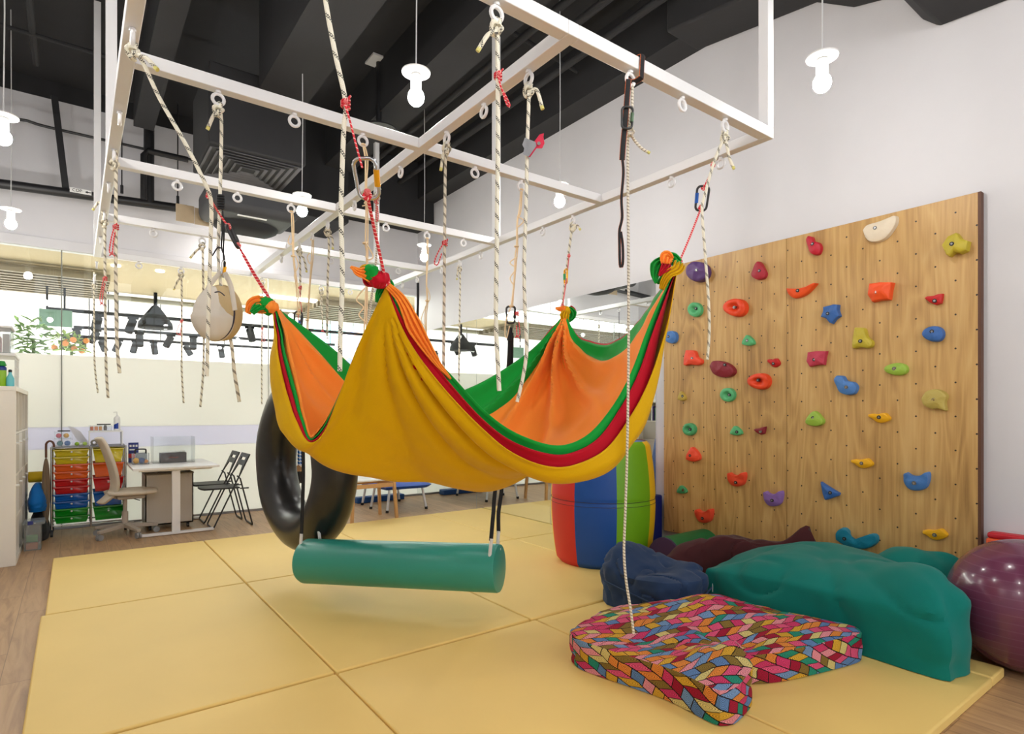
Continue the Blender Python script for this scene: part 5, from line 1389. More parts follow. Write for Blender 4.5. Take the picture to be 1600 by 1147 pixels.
# black straps
def strap(label, pts, d, w=0.012, m=None, loops=None, hot=False):
    t = thing('strap', label, 'strap', at(pts[0][0], pts[0][1], d))
    obj('webbing', MB().tube([Vector(p) for p in spline([at(x, y, d) for x, y in pts], 40)], w, 8, flat=0.3, up=(SN, CS, 0)), m or M_blackweb, t)
    return t
def stripe_web():
    m, nt, bs = new_mat('orange_black_webbing')
    uv = nd(nt, 'ShaderNodeUVMap').outputs[0]
    sp = nd(nt, 'ShaderNodeSeparateXYZ'); nt.links.new(uv, sp.inputs[0])
    u_, v_ = sp.outputs[0], sp.outputs[1]
    mid = mth(nt, 'LESS_THAN', mth(nt, 'ABSOLUTE', mth(nt, 'SUBTRACT', mth(nt, 'FRACT', mth(nt, 'MULTIPLY', u_, 2.0)), 0.5)), 0.15)
    dash = mth(nt, 'LESS_THAN', mth(nt, 'FRACT', mth(nt, 'MULTIPLY', v_, 150.0)), 0.6)
    nt.links.new(mix(nt, mth(nt, 'MULTIPLY', mid, dash), rgb(24, 23, 25), rgb(226, 112, 52)), bs.inputs['Base Color'])
    bs.inputs['Roughness'].default_value = 0.8
    return m
M_ob = stripe_web()
dS = depth(EY['f3'])
t = strap('black webbing strap with orange dashes looped over the front beam, hanging down', [(982, 124), (980, 150), (977, 190), (974, 222), (972, 250)], dS - 0.02, 0.012, M_ob)
ex = atY(992, 100, FY[0]).x
q_ = 0.036
sq = [Vector((ex, FY[0] - q_, HB - 0.036)), Vector((ex + 0.004, FY[0] - q_, HB + 0.03)), Vector((ex + 0.006, FY[0] - q_, HB + BW + 0.006)), Vector((ex + 0.006, FY[0], HB + BW + 0.012)), Vector((ex + 0.004, FY[0] + q_, HB + BW + 0.006)), Vector((ex, FY[0] + q_, HB)), Vector((ex - 0.008, FY[0], HB - 0.04))]
obj('loop', MB().tube([Vector(p) for p in spline(sq + [sq[0]], 40)][:-1], 0.013, 8, closed=True, flat=0.3, up=(0, 1, 0)), M_ob, t)
obj('lower_loop', MB().tube([Vector(p) for p in spline([at(972, 245, dS-0.02), at(974, 270, dS-0.02), at(971, 310, dS-0.02), at(972, 340, dS-0.02), at(968, 360, dS-0.02), at(968, 385, dS-0.02), at(969, 416, dS-0.02), at(973, 412, dS-0.02), at(973, 385, dS-0.02), at(970, 362, dS-0.02)], 60)], 0.006, 8, flat=0.45, up=(SN, CS, 0)), M_ob, t)
carabiner('black locking carabiner with a green mark on the orange dashed strap', at(980, 184, dS - 0.03), (0.05, 0, 1), VS, 0.09, 0.045, 0.005, M_blackm, mat('gate_green', (60, 90, 60), 0.4), None)
strap('thin black strap hanging from the right rail left of the tan bungee', [(653, 442), (653, 470), (652, 500), (651, 515)], depth(EY['r8']), 0.014)

# descender on the rope
dD = depth(EY['m1']) - 0.012
t = thing('rope_descender', 'silver and red rope descender clamped on the right flecked rope', 'descender', at(826, 245, dD))
def plate(poly, d0_, d1_): return MB().prism(poly, lambda a, b, d: at(a, b, dD + d), d0_, d1_)
obj('side_plate', plate([(820, 215), (837, 222), (838, 228), (826, 245), (817, 241), (819, 232), (816, 226)], -0.018, -0.012), M_steel, t)
obj('side_plate', plate([(820, 215), (837, 222), (838, 228), (826, 245), (817, 241), (819, 232), (816, 226)], 0.012, 0.018), M_steel, t)
obj('lever', plate([(834, 222), (843, 210), (850, 208), (849, 214), (851, 224), (847, 232), (838, 232), (828, 246), (824, 244)], -0.010, 0.010), mat('lever_red', (206, 40, 70), 0.35, metal=0.3), t, bevel=0.002)['label'] = 'red lever'
obj('pin', MB().tube([at(842, 224, dD - 0.02), at(842, 224, dD + 0.02)], 0.007, 12), M_chrome, t)

# black prusik and gold carabiner that hold the pouch
dP = depth(EY['a1']) - 0.016
t = thing('black_cord', 'black cord wound on the pouch rope ending at a gold carabiner', 'cord', at(344, 310, dP))
w = MB()
for k in range(6): w.torus(at(345, 306 + k*4, dP + 0.014), 0.0125, 0.0055, VS, (SN, CS, 0.2), 12, 6)
obj('wraps', w, M_blackweb, t)
obj('loop', MB().tube([Vector(p) for p in spline([at(348, 330, dP), at(348, 355, dP), at(346, 385, dP), at(350, 400, dP), at(351, 418, dP), at(349, 395, dP), at(350, 360, dP), at(348, 332, dP)], 40)], 0.0035, 6), M_blackweb, t)
obj('tail', MB().tube([Vector(p) for p in spline([at(346, 388, dP), at(340, 387, dP), at(334, 396, dP), at(331, 400, dP)], 16)], 0.0035, 6), M_blackweb, t)
carabiner('gold gated steel carabiner above the beige pouch', at(349, 420, dP), (0.1, 0, 1), (0.4, 0.8, 0), 0.07, 0.04, 0.0045, M_chrome, mat('gold_anodised', (226, 160, 30), 0.3, metal=0.7), None)
pcn = at(336, 489, dP + 0.02)
t = thing('hanging_pouch', 'round beige canvas drawstring pouch with dark piping hanging left of the hammock', 'bag', pcn - Vector((0, 0, 0.13)))
M_bge = mat('beige_canvas', (206, 198, 184), 0.85, bmp=0.15, bs_=250); M_tanc = mat('tan_canvas', (190, 166, 122), 0.85, bmp=0.15, bs_=250)
def pf(p):
    q = p.copy(); f = 1 + 0.10 * (p.z < 0) - 0.12 * max(0, p.z / 0.11) ; q.x *= f; q.y *= f
    n_ = noise.noise(p * 14) * 0.006
    return q * (1 + n_ / 0.1)
obj('body', MB().ball(pcn - Vector((0, 0, 0.005)), (0.088, 0.078, 0.122), 40, 26, None, pf), M_bge, t)
obj('side_panel', MB().ball(pcn + VS*0.02 + Vector((SN, CS, 0))*0.022 + Vector((0, 0, 0.004)), (0.086, 0.078, 0.126), 36, 22), M_tanc, t)['label'] = 'tan back panel'
obj('piping', MB().tube([pcn + VS*(0.086*math.cos(a)+0.005) + Vector((0, 0, 0.117*math.sin(a) - 0.006)) - Vector((SN, CS, 0))*0.012 for a in [2*math.pi*k/40 for k in range(40)]], 0.0045, 6, closed=True), mat('piping_navy', (50, 46, 60), 0.7), t)
obj('logo_patch', MB().tube([Vector(p) for p in spline([at(336, 457, dP-0.072), at(343, 456, dP-0.074), at(351, 462, dP-0.066)], 10)], 0.006, 6, flat=0.4), mat('piping_navy', (50, 46, 60), 0.7), t)
for sx, pts in ((-1, [(345, 425), (332, 440), (322, 456), (312, 470)]), (1, [(351, 426), (360, 445), (364, 465), (367, 485)])):
    obj('strap', MB().tube([Vector(p) for p in spline([at(x, y, dP + 0.0) for x, y in pts], 16)], 0.011, 8, flat=0.3, up=(SN, CS, 0)), M_bge, t)

# ------------------------------------------------------------------ inner tube and trapeze
tc = at(474, 722, 4.5)
vd = Vector((SN + CS*(474-CX)/F_PX, CS - SN*(474-CX)/F_PX, 0)).normalized()
sdv = Vector((-vd.y, vd.x, 0))           # to the left seen from the camera
axt = (-vd * math.cos(R(66)) + sdv * math.sin(R(66))).normalized()
e1 = Vector((-axt.y, axt.x, 0)); e3 = Vector((0, 0, 1))
def tube_mat():
    m, nt, bs = new_mat('tube_rubber')
    nz = nd(nt, 'ShaderNodeTexNoise', Scale=7.0, Detail=5.0); nt.links.new(coords(nt), nz.inputs['Vector'])
    nt.links.new(ramp(nt, nz.outputs[0], [(0.3, rgb(30, 30, 31)), (0.75, rgb(44, 43, 42))]), bs.inputs['Base Color'])
    nt.links.new(mth(nt, 'MULTIPLY_ADD', nz.outputs[0], 0.12, 0.24), bs.inputs['Roughness'])
    bump(nt, bs, nz.outputs[0], 0.05, 0.006)
    return m
t = thing('inner_tube', 'big black rubber inner tube hanging behind the hammock, seen nearly edge on', 'inner tube', tc - Vector((0, 0, 0.675)))
RT, rt = 0.517, 0.158
obj('ring', MB().tube([tc + (e1*math.cos(a) + e3*math.sin(a)) * RT for a in [2*math.pi*k/80 for k in range(80)]], [rt * (1 + 0.012*math.sin(7*2*math.pi*k/80)) for k in range(80)], 28, closed=True), tube_mat(), t)
vs_ = tc + e1*(RT - rt + 0.004)*0.3 - e3*(RT-rt)*0.93
obj('valve', MB().tube([vs_, vs_ + e3*0.05], 0.006, 8), M_steel, t)
topc = tc + e3 * RT
obj('sling', MB().tube([topc + (axt*math.cos(a) + e3*math.sin(a)) * (rt + 0.012) for a in [2*math.pi*k/30 for k in range(30)]], 0.012, 8, closed=True, flat=0.5), M_blackweb, t)
tp = at(468, 500, 5.0)
t = thing('trapeze_bar', 'wooden trapeze bar on blue rope seen through the black inner tube', 'trapeze', at(466, 732, 5.0))
M_br = rope_mat('blue_rope', (40, 110, 200), (230, 234, 240), 0.03, 0.3, False)
w0, w1 = at(466, 732, 5.0), at(472, 732, 5.45)
obj('bar', MB().tube([w0, w1], 0.027, 16), mat('pale_wood', (206, 160, 110), 0.5, var=0.12), t)
dv = (w1 - w0).normalized()
for k, f in enumerate((0.05, 0.38)):
    b_ = w0 + dv * f
    obj('rope', MB().tube([Vector(p) for p in spline([b_ + e3*0.02, b_ + e3*0.4, tp + Vector((0, 0, 0.0))], 30)], 0.011, 8), M_br, t)
    obj('foot_loop', MB().torus(b_ - e3*0.075, 0.05, 0.012, dv, e3, 18, 8), M_blackweb, t)

# ------------------------------------------------------------------ white cube shelf at the left
M_shelf = mat('white_melamine', (238, 232, 220), 0.5, var=0.02)
SX0, SX1, SY0, SY1, SZ = XL + 0.006, -0.405, 6.72, 8.42, 1.57
t = thing('cube_shelf', 'tall white cube shelf unit at the left edge with open top cubbies and doors', 'shelf', (-0.63, 7.57, 0))
obj('side_panel', MB().box(SX0, SX1, SY0, SY0 + 0.04, 0, SZ - 0.04), M_shelf, t, bevel=0.002)
obj('side_panel', MB().box(SX0, SX1, SY1 - 0.04, SY1, 0, SZ - 0.04), M_shelf, t, bevel=0.002)
obj('top_panel', MB().box(SX0, SX1 + 0.003, SY0 - 0.003, SY1, SZ - 0.04, SZ), M_shelf, t, bevel=0.002)
obj('bottom_panel', MB().box(SX0, SX1, SY0 + 0.04, SY1 - 0.04, 0.0, 0.04), M_shelf, t)
obj('back_panel', MB().box(SX0, SX0 + 0.01, SY0 + 0.04, SY1 - 0.04, 0.04, SZ - 0.04), M_shelf, t)
zs = [0.04 + (SZ - 0.08) * k / 4 for k in range(5)]
cw = (SY1 - SY0) / 4
for k in range(1, 4):
    obj('divider', MB().box(SX0, SX1 - 0.004, SY0 + cw*k - 0.008, SY0 + cw*k + 0.008, 0.04, SZ - 0.04), M_shelf, t)
    obj('shelf_board', MB().box(SX0, SX1 - 0.004, SY0 + 0.04, SY1 - 0.04, zs[k] - 0.008, zs[k] + 0.008), M_shelf, t)
M_door = mat('door_white', (222, 218, 210), 0.45, var=0.02)
M_perf = glassy('perforated_panel', (205, 200, 190), 0.02, 0.5, body=0.75, bodycol=(214, 208, 198))
for r_ in (1, 2):
    for k in range(4):
        y0, y1 = SY0 + cw*k + 0.014 + (0.03 if k == 0 else 0), SY0 + cw*(k+1) - 0.014 - (0.03 if k == 3 else 0)
        d_ = obj('door', MB().box(SX1 - 0.02, SX1 - 0.002, y0, y1, zs[r_] + 0.012, zs[r_+1] - 0.012), M_door if (k + r_) % 2 else M_perf, t, bevel=0.002)
        obj('knob', MB().tube([(SX1 - 0.002, y0 + 0.04, zs[r_+1] - 0.09), (SX1 + 0.02, y0 + 0.04, zs[r_+1] - 0.09)], 0.010, 10), M_whiteplastic, d_)
# books in the top cubbies
bcol = [(56, 48, 96), (232, 228, 222), (120, 34, 44), (44, 84, 130), (210, 196, 170), (40, 40, 44), (70, 110, 90), (228, 220, 206), (92, 72, 130), (196, 90, 60), (236, 234, 230), (46, 62, 92)]
bw = ['dark violet', 'white', 'wine red', 'blue', 'cream', 'black', 'moss green', 'ivory', 'lilac', 'rust', 'off white', 'navy']
y = SY0 + 0.05
rb_ = random.Random(5)
cells = ['first', 'second', 'third', 'fourth']
used = {}
for cell in range(4):
    y = SY0 + cw*cell + (0.05 if cell == 0 else 0.016)
    for k in range(6):
        th, hh, dp = rb_.uniform(0.022, 0.045), rb_.uniform(0.24, 0.31), rb_.uniform(0.18, 0.24)
        ci = (cell * 5 + k * 2 + cell) % 12
        if (ci, cell) in used: ci = (ci + 1) % 12
        used[ci, cell] = 1
        bt = thing('book', '%s book standing in the %s cubby from the near end of the white shelf' % (bw[ci], cells[cell]), 'book', (SX1 - 0.03 - dp/2, y + th/2, zs[3] + 0.008), 'books in the cube shelf')
        z0 = zs[3] + 0.0085
        x1 = SX1 - 0.03
        cm = mat('book_%d' % ci, bcol[ci], 0.5)
        obj('cover', MB().box(x1 - dp, x1, y, y + 0.003, z0, z0 + hh).box(x1 - dp, x1, y + th - 0.003, y + th, z0, z0 + hh).box(x1 - 0.003, x1, y, y + th, z0, z0 + hh), cm, bt)
        obj('pages', MB().box(x1 - dp + 0.004, x1 - 0.003, y + 0.003, y + th - 0.003, z0 + 0.004, z0 + hh - 0.004), mat('paper', (236, 232, 220), 0.9), bt)
        y += th + 0.002 + (0.03 if k == 3 else 0)
# boxes in the bottom cubbies
for k, (c_, w_) in enumerate((((60, 62, 66), 'dark grey'), ((196, 186, 166), 'oatmeal'), ((60, 62, 66), 'charcoal'), ((150, 150, 150), 'mid grey'))):
    y0 = SY0 + cw*k + 0.05; y1 = SY0 + cw*(k+1) - 0.045
    solo('storage_box', MB().box(SX0 + 0.05, SX1 - 0.03, y0, y1, 0.041, 0.29), mat('box_%d' % k, c_, 0.8, bmp=0.2), '%s storage box in the %s bottom cubby of the white shelf' % (w_, cells[k]), 'box', bevel=0.006)
# wire rack with bottles and boxes standing on the shelf
t = thing('wire_rack', 'white two tier rack with wire side on top of the cube shelf', 'rack', (-0.63, 6.95, SZ))
obj('shelf_board', MB().box(-0.83, -0.410, 6.74, 7.25, 1.835, 1.86), M_whiteplastic, t, bevel=0.004)
g = MB()
for k in range(6): g.tube([(-0.415, 6.78 + k*0.085, SZ + 0.002), (-0.415, 6.78 + k*0.085, 1.84)], 0.003, 6)
for k in range(4): g.tube([(-0.415, 6.76, SZ + 0.03 + k*0.07), (-0.415, 7.24, SZ + 0.03 + k*0.07)], 0.003, 6)
obj('wire_side', g, M_whiteplastic, t)
for yy in (6.76, 7.235): obj('leg', MB().tube([(-0.82, yy, SZ + 0.001), (-0.82, yy, 1.84)], 0.008, 8), M_whiteplastic, t)
t = thing('clear_bin', 'clear plastic bin with a pink tub inside on the upper tier of the rack', 'bin', (-0.64, 6.9, 1.86))
obj('body', MB().box(-0.82, -0.815, 6.76, 7.1, 1.862, 2.08).box(-0.445, -0.44, 6.76, 7.1, 1.862, 2.08).box(-0.82, -0.44, 6.76, 6.765, 1.862, 2.08).box(-0.82, -0.44, 7.095, 7.1, 1.862, 2.08).box(-0.82, -0.44, 6.76, 7.1, 1.861, 1.866), M_clear, t)
obj('lid', MB().box(-0.83, -0.43, 6.75, 7.11, 2.08, 2.10), M_whiteplastic, t, bevel=0.004)
solo('pink_tub', MB().box(-0.78, -0.52, 6.79, 7.05, 1.868, 2.02), mat('tub_pink', (222, 130, 126), 0.5), 'salmon pink tub inside the clear bin on the rack', 'tub', bevel=0.008)
solo('carton', MB().box(-0.50, -0.455, 6.80, 6.9, 1.868, 2.03), mat('carton_white', (214, 204, 196), 0.6), 'slim pale carton beside the pink tub in the clear bin', 'box', bevel=0.003)
t = thing('spray_bottle', 'lime green bottle with dark green cap and blue band on the shelf top', 'bottle', (-0.505, 6.80, SZ))
obj('body', MB().lathe([(0.03, 0.001), (0.033, 0.01), (0.033, 0.15), (0.02, 0.17)], (-0.505, 6.80, SZ), 20), mat('bottle_lime', (142, 190, 30), 0.35), t)
obj('band', MB().lathe([(0.0336, 0.14), (0.0336, 0.165), (0.021, 0.178)], (-0.505, 6.80, SZ), 20), mat('band_blue', (26, 50, 130), 0.4), t)
obj('cap', MB().lathe([(0.03, 0.178), (0.034, 0.185), (0.022, 0.22), (0.012, 0.222)], (-0.505, 6.80, SZ), 20), mat('cap_green', (14, 140, 40), 0.4), t)
t = thing('soap_bottle', 'small clear bottle of pale blue liquid beside the lime bottle', 'bottle', (-0.448, 6.80, SZ))
obj('body', MB().lathe([(0.026, 0.001), (0.03, 0.012), (0.029, 0.07), (0.012, 0.11), (0.011, 0.125)], (-0.448, 6.80, SZ), 18), mat('liquid_blue', (110, 196, 206), 0.25), t)
obj('cap', MB().lathe([(0.013, 0.125), (0.013, 0.145), (0.006, 0.15)], (-0.448, 6.80, SZ), 14), M_blackplastic, t)

# ------------------------------------------------------------------ clear bin with toys, bags on the floor by the shelf
t = thing('storage_tub', 'small clear tub with a loose lid on the floor against the white shelf', 'tub', (-0.33, 7.5, 0))
x0, x1, y0, y1 = -0.385, -0.255, 7.36, 7.62
obj('body', MB().box(x0, x0+.004, y0, y1, 0.001, .25).box(x1-.004, x1, y0, y1, 0.001, .25).box(x0, x1, y0, y0+.004, 0.001, .25).box(x0, x1, y1-.004, y1, 0.001, .25).box(x0, x1, y0, y1, 0.001, 0.006), M_clear, t)
obj('lid', MB().box(x0 - 0.01, x1 + 0.03, y0 - 0.02, y1 + 0.02, 0.25, 0.275), M_clear, t, bevel=0.008)
obj('clip', MB().box(x0 + 0.03, x0 + 0.07, y0 - 0.03, y0 - 0.02, 0.255, 0.29), mat('clip_blue', (40, 50, 130), 0.4), t)
for k, (c_, w_, a, b) in enumerate((((216, 120, 70), 'orange', 7.38, 0.007), ((60, 140, 70), 'green', 7.47, 0.007), ((200, 70, 60), 'red', 7.55, 0.007), ((60, 150, 80), 'leaf green', 7.42, 0.075))):
    solo('toy_block', MB().box(-0.372, -0.282, a, a + 0.065, b, b + 0.06), mat('toy_%d' % k, c_, 0.5), '%s toy block inside the small clear floor tub' % w_, 'toy', bevel=0.006)
solo('duffel_bag', bag([(-0.385, 8.30), (-0.388, 7.95), (-0.365, 7.78), (-0.28, 7.78), (-0.215, 7.92), (-0.205, 8.2), (-0.23, 8.38), (-0.36, 8.38)], 0.0, 0.30, [(-0.3, 7.9, -0.04, 0.1)], 41, nf=9, na=0.012, NA=56, NRr=24, crease=0.008), fabric('black_nylon', (22, 22, 26), 0.6), 'black slumped bag on the floor between shelf and trolley', 'bag')
solo('tote_bag', bag([(-0.385, 8.30), (-0.388, 8.0), (-0.365, 7.86), (-0.28, 7.86), (-0.22, 7.98), (-0.215, 8.22), (-0.25, 8.36), (-0.36, 8.36)], 0.30, 0.28, [(-0.3, 8.0, 0.03, 0.1)], 43, nf=9, na=0.010, NA=56, NRr=24, crease=0.01), fabric('blue_nylon', (0, 104, 180), 0.5), 'bright blue bag lying on top of the black bag', 'bag')
solo('foam_roll', MB().tube([(-0.39, 8.15, 0.645), (-0.215, 8.15, 0.645)], 0.058, 18), fabric('yellow_foam', (196, 164, 20), 0.6), 'yellow foam roll lying across the blue bag', 'foam roll', bevel=0.008)

# ------------------------------------------------------------------ rainbow drawer trolley
TX0, TXM, TX1, TY0, TY1 = -0.19, 0.155, 0.475, 8.03, 8.41
t = thing('drawer_trolley', 'chrome trolley with rainbow coloured plastic drawers behind the beige office chair', 'trolley', ((TX0 + TX1) / 2, (TY0 + TY1) / 2, 0))
g = MB()
for x in (TX0, TXM, TX1):
    for y in (TY0, TY1): g.tube([(x, y, 0.075), (x, y, 0.965)], 0.011, 10)
for z in (0.115, 0.95):
    for y in (TY0, TY1): g.tube([(TX0, y, z), (TX1, y, z)], 0.008, 8)
    for x in (TX0, TXM, TX1): g.tube([(x, TY0, z), (x, TY1, z)], 0.007, 8)
obj('frame', g, M_chrome, t)
obj('top_tray', MB().box(TX0 - 0.005, TX1 + 0.005, TY0 - 0.005, TY1 + 0.005, 0.952, 0.966), mat('tray_grey', (128, 126, 128), 0.4), t, bevel=0.003)
DC = {'yellow': (204, 184, 8), 'orange': (226, 92, 18), 'red': (196, 14, 20), 'blue': (0, 88, 172), 'green': (10, 140, 26)}
def drawer(x0, x1, z0, z1, c, knob):
    m = mat('drawer_' + c, DC[c], 0.25, var=0.05, coat=0.3)
    lip = 0.012; ins = 0.022
    mb = MB()
    y0, y1 = TY0 - 0.012, TY1 - 0.01
    top = [(x0, y0, z1), (x1, y0, z1), (x1, y1, z1), (x0, y1, z1)]
    bot = [(x0 + ins, y0 + 0.02, z0), (x1 - ins, y0 + 0.02, z0), (x1 - ins, y1 - 0.02, z0), (x0 + ins, y1 - 0.02, z0)]
    mb.add(top + bot, [(4, 5, 6, 7), (0, 1, 5, 4), (1, 2, 6, 5), (2, 3, 7, 6), (3, 0, 4, 7)])
    mb.box(x0 - 0.004, x1 + 0.004, y0 - 0.01, y0 + 0.003, z1 - lip, z1)
    o = obj('drawer', mb, m, t, solid=0.003)
    o['label'] = c + ' drawer'
    if knob:
        fr_ = 0.35; zk = z1 - (z1 - z0) * fr_; yk = y0 + 0.02 * fr_
        obj('knob', MB().ball(((x0 + x1) / 2, yk - 0.008, zk), (0.010, 0.010, 0.010), 10, 8), M_whiteplastic, o)
lz = [0.935 - k * 0.0805 for k in range(11)]
for k, c in enumerate(('yellow', 'yellow', 'orange', 'orange', 'red', 'red', 'blue', 'blue', 'green', 'green')):
    drawer(TX0 + 0.02, TXM - 0.02, lz[k+1] + 0.004, lz[k], c, True)
for k, c in enumerate(('yellow', 'orange', 'red', 'blue', 'green')):
    drawer(TXM + 0.02, TX1 - 0.02, 0.935 - (k+1) * 0.161 + 0.008, 0.935 - k * 0.161, c, True)
for x in (TX0, TX1):
    for y in (TY0, TY1):
        o = obj('caster', MB().tube([(x - 0.012, y - 0.01, 0.028), (x + 0.012, y - 0.01, 0.028)], 0.027, 14).box(x - 0.014, x + 0.014, y - 0.02, y + 0.014, 0.045, 0.076), M_blackplastic, t)
# umbrella hooked on the trolley
u = atY(76, 760, 8.0)
ux, uy = TX0 - 0.045, 7.985
t = thing('umbrella', 'closed taupe umbrella with a curved brown handle hooked on the trolley end', 'umbrella', (ux, uy, 0.16))
hp = [(ux, uy, 0.86), (ux, uy, 0.98), (ux + 0.004, uy, 1.012), (ux + 0.028, uy, 1.034), (ux + 0.055, uy, 1.022), (ux + 0.066, uy, 0.99), (ux + 0.066, uy, 0.968)]
obj('handle', MB().tube([Vector(p) for p in spline(hp, 24)], 0.0105, 10), mat('handle_brown', (96, 52, 30), 0.35), t)
def umb(p):
    a = math.atan2(p.y, p.x); f = 1 + 0.22 * math.cos(6 * a); return Vector((p.x * f, p.y * f, p.z))
obj('canopy', MB().ball((ux, uy, 0.50), (0.030, 0.030, 0.36), 36, 20, None, umb), fabric('taupe_canopy', (126, 108, 86), 0.7), t)
obj('tip', MB().tube([(ux, uy, 0.10), (ux, uy, 0.16)], 0.006, 8), M_steel, t)
obj('shaft', MB().tube([(ux, uy, 0.8), (ux, uy, 0.88)], 0.007, 8), M_steel, t)

# things on the trolley top
ZT = 0.967
M_cb = glassy('clear_box', (252, 253, 253), 0.012, 0.05, body=0.04, bodycol=(245, 245, 245))
def clear_box(x0, x1, y0, y1, z0, z1, label, name='clear_container', cat='container', lid=True):
    t = thing(name, label, cat, ((x0+x1)/2, (y0+y1)/2, z0))
    e = 0.003
    obj('body', MB().box(x0, x0+e, y0, y1, z0, z1).box(x1-e, x1, y0, y1, z0, z1).box(x0, x1, y0, y0+e, z0, z1).box(x0, x1, y1-e, y1, z0, z1).box(x0, x1, y0, y1, z0, z0+e), M_cb, t)
    if lid: obj('lid', MB().box(x0-e, x1+e, y0-e, y1+e, z1, z1+0.008), M_cb, t)
    return t
clear_box(-0.155, -0.01, 8.07, 8.25, ZT, ZT + 0.075, 'lower clear container with blue things at the left end of the trolley top')
clear_box(-0.165, -0.02, 8.07, 8.25, ZT + 0.085, ZT + 0.155, 'upper clear container with craft bits stacked at the left of the trolley')
for k, (c_, w_, x, z, r_) in enumerate((((40, 110, 190), 'blue ball of craft material in the lower clear container', -0.055, ZT + 0.034, 0.028), ((70, 140, 150), 'teal ball in the lower clear container', -0.12, ZT + 0.034, 0.028),
                                        ((236, 176, 40), 'amber ball in the upper clear container', -0.065, ZT + 0.118, 0.026), ((216, 60, 90), 'pink ball in the upper clear container', -0.13, ZT + 0.118, 0.026))):
    solo('craft_ball', MB().ball((x, 8.12, z), r_, 14, 10), mat('craft_%d' % k, c_, 0.6), w_, 'craft supplies')
solo('pen', MB().tube([(-0.14, 8.1, ZT + 0.170), (-0.03, 8.1, ZT + 0.170)], 0.006, 8), M_blackplastic, 'black pen lying on the upper clear container', 'pen')
t = thing('paper_folder', 'white paper folder leaning on the trolley top between containers and riser', 'folder', (0.05, 8.22, ZT))
for dy in (0, 0.012):
    obj('sheet', MB().obox((0.045 + dy, 8.26 + dy, ZT + 0.105), (0.055, 0, -0.035), (0, 0.001, 0), (-0.045, 0, 0.085)), mat('paper_white', (226, 224, 230), 0.8), t)
for k, (x, c_, w_) in enumerate(((0.03, (150, 190, 60), 'green'), (0.065, (220, 226, 220), 'white'), (0.10, (170, 200, 90), 'pale green'))):
    solo('paper_ball', MB().ball((x, 8.10, ZT + 0.024), 0.022, 12, 8), mat('paperball_%d' % k, c_, 0.7), 'small %s crumpled paper on the trolley top before the folder' % w_, 'paper')
t = thing('riser_shelf', 'small white riser shelf on the trolley top under the sanitiser bottle', 'riser', (0.29, 8.22, ZT))
obj('top', MB().box(0.135, 0.455, 8.07, 8.36, ZT + 0.15, ZT + 0.165), M_whiteplastic, t, bevel=0.003)
for x in (0.138, 0.442): obj('leg', MB().box(x, x + 0.01, 8.075, 8.355, ZT, ZT + 0.15), M_whiteplastic, t)
solo('tape_roll', MB().torus((0.185, 8.10, ZT + 0.034), 0.024, 0.010, (1, 0, 0), (0, 0, 1), 24, 10), mat('tape_grey', (130, 126, 116), 0.5), 'grey tape roll standing under the white riser', 'tape')
ZR = ZT + 0.165
clear_box(0.14, 0.35, 8.10, 8.22, ZR, ZR + 0.06, 'clear tray of orange jars on the white riser', 'clear_tray', 'tray', lid=False)
for k, (x, c_, w_) in enumerate(((0.165, (226, 110, 40), 'first'), (0.205, (232, 140, 60), 'second'), (0.245, (220, 150, 40), 'third'), (0.29, (60, 50, 44), 'fourth'))):
    t = thing('small_jar', '%s jar from the left in the clear tray on the riser' % w_, 'jar', (x, 8.16, ZR + 0.004))
    obj('body', MB().lathe([(0.016, 0.0), (0.017, 0.004), (0.017, 0.038), (0.012, 0.044)], (x, 8.16, ZR + 0.004), 14), mat('jar_%d' % k, c_, 0.35), t)
    obj('lid', MB().lathe([(0.014, 0.044), (0.014, 0.056), (0.004, 0.058)], (x, 8.16, ZR + 0.004), 14), M_blackplastic if k == 3 else M_whiteplastic, t)
solo('marker_pen', MB().tube([(0.21, 8.13, ZR + 0.071), (0.34, 8.13, ZR + 0.071)], 0.007, 8), M_blackplastic, 'black marker lying across the orange jars on the riser', 'pen')
bx, by = 0.402, 8.16
t = thing('sanitiser_bottle', 'white pump bottle with a blue label on the riser', 'bottle', (bx, by, ZR))
obj('body', MB().lathe([(0.030, 0.001), (0.033, 0.008), (0.033, 0.135), (0.026, 0.155), (0.012, 0.165), (0.012, 0.175)], (bx, by, ZR), 22), M_whiteplastic, t)
obj('label', MB().grid(lambda a, b: Vector((bx + 0.0336*math.sin(-0.9 + a*1.5 - 0.25), by - 0.0336*math.cos(-0.9 + a*1.5 - 0.25), ZR + 0.02 + b * (0.045 + 0.025*a))), 10, 6), mat('label_blue', (30, 66, 160), 0.4), t)
obj('pump', MB().tube([(bx, by, ZR + 0.172), (bx, by, ZR + 0.21), (bx - 0.004, by, ZR + 0.213), (bx - 0.034, by - 0.004, ZR + 0.209)], 0.0065, 8), M_whiteplastic, t)

# ------------------------------------------------------------------ height-adjustable desk
M_desk = mat('desk_white', (238, 236, 235), 0.3, var=0.02)
t = thing('desk', 'white desk on T shaped legs standing end on to the room', 'desk', (0.93, 7.88, 0))
obj('tabletop', MB().box(0.50, 1.33, 7.33, 8.44, 0.722, 0.745), M_desk, t, bevel=0.003)
for y in (7.42, 8.30):
    l_ = obj('leg', MB().box(0.865, 0.945, y - 0.025, y + 0.025, 0.03, 0.70), M_desk, t, bevel=0.004)
    obj('foot', MB().box(0.53, 1.28, y - 0.035, y + 0.035, 0.004, 0.03), M_desk, l_, bevel=0.006)
    obj('bracket', MB().box(0.56, 1.26, y - 0.02, y + 0.02, 0.70, 0.722), M_desk, l_)
    obj('glide', MB().box(0.545, 0.575, y - 0.03, y + 0.03, 0.0, 0.004).box(1.235, 1.265, y - 0.03, y + 0.03, 0.0, 0.004), M_blackplastic, l_)
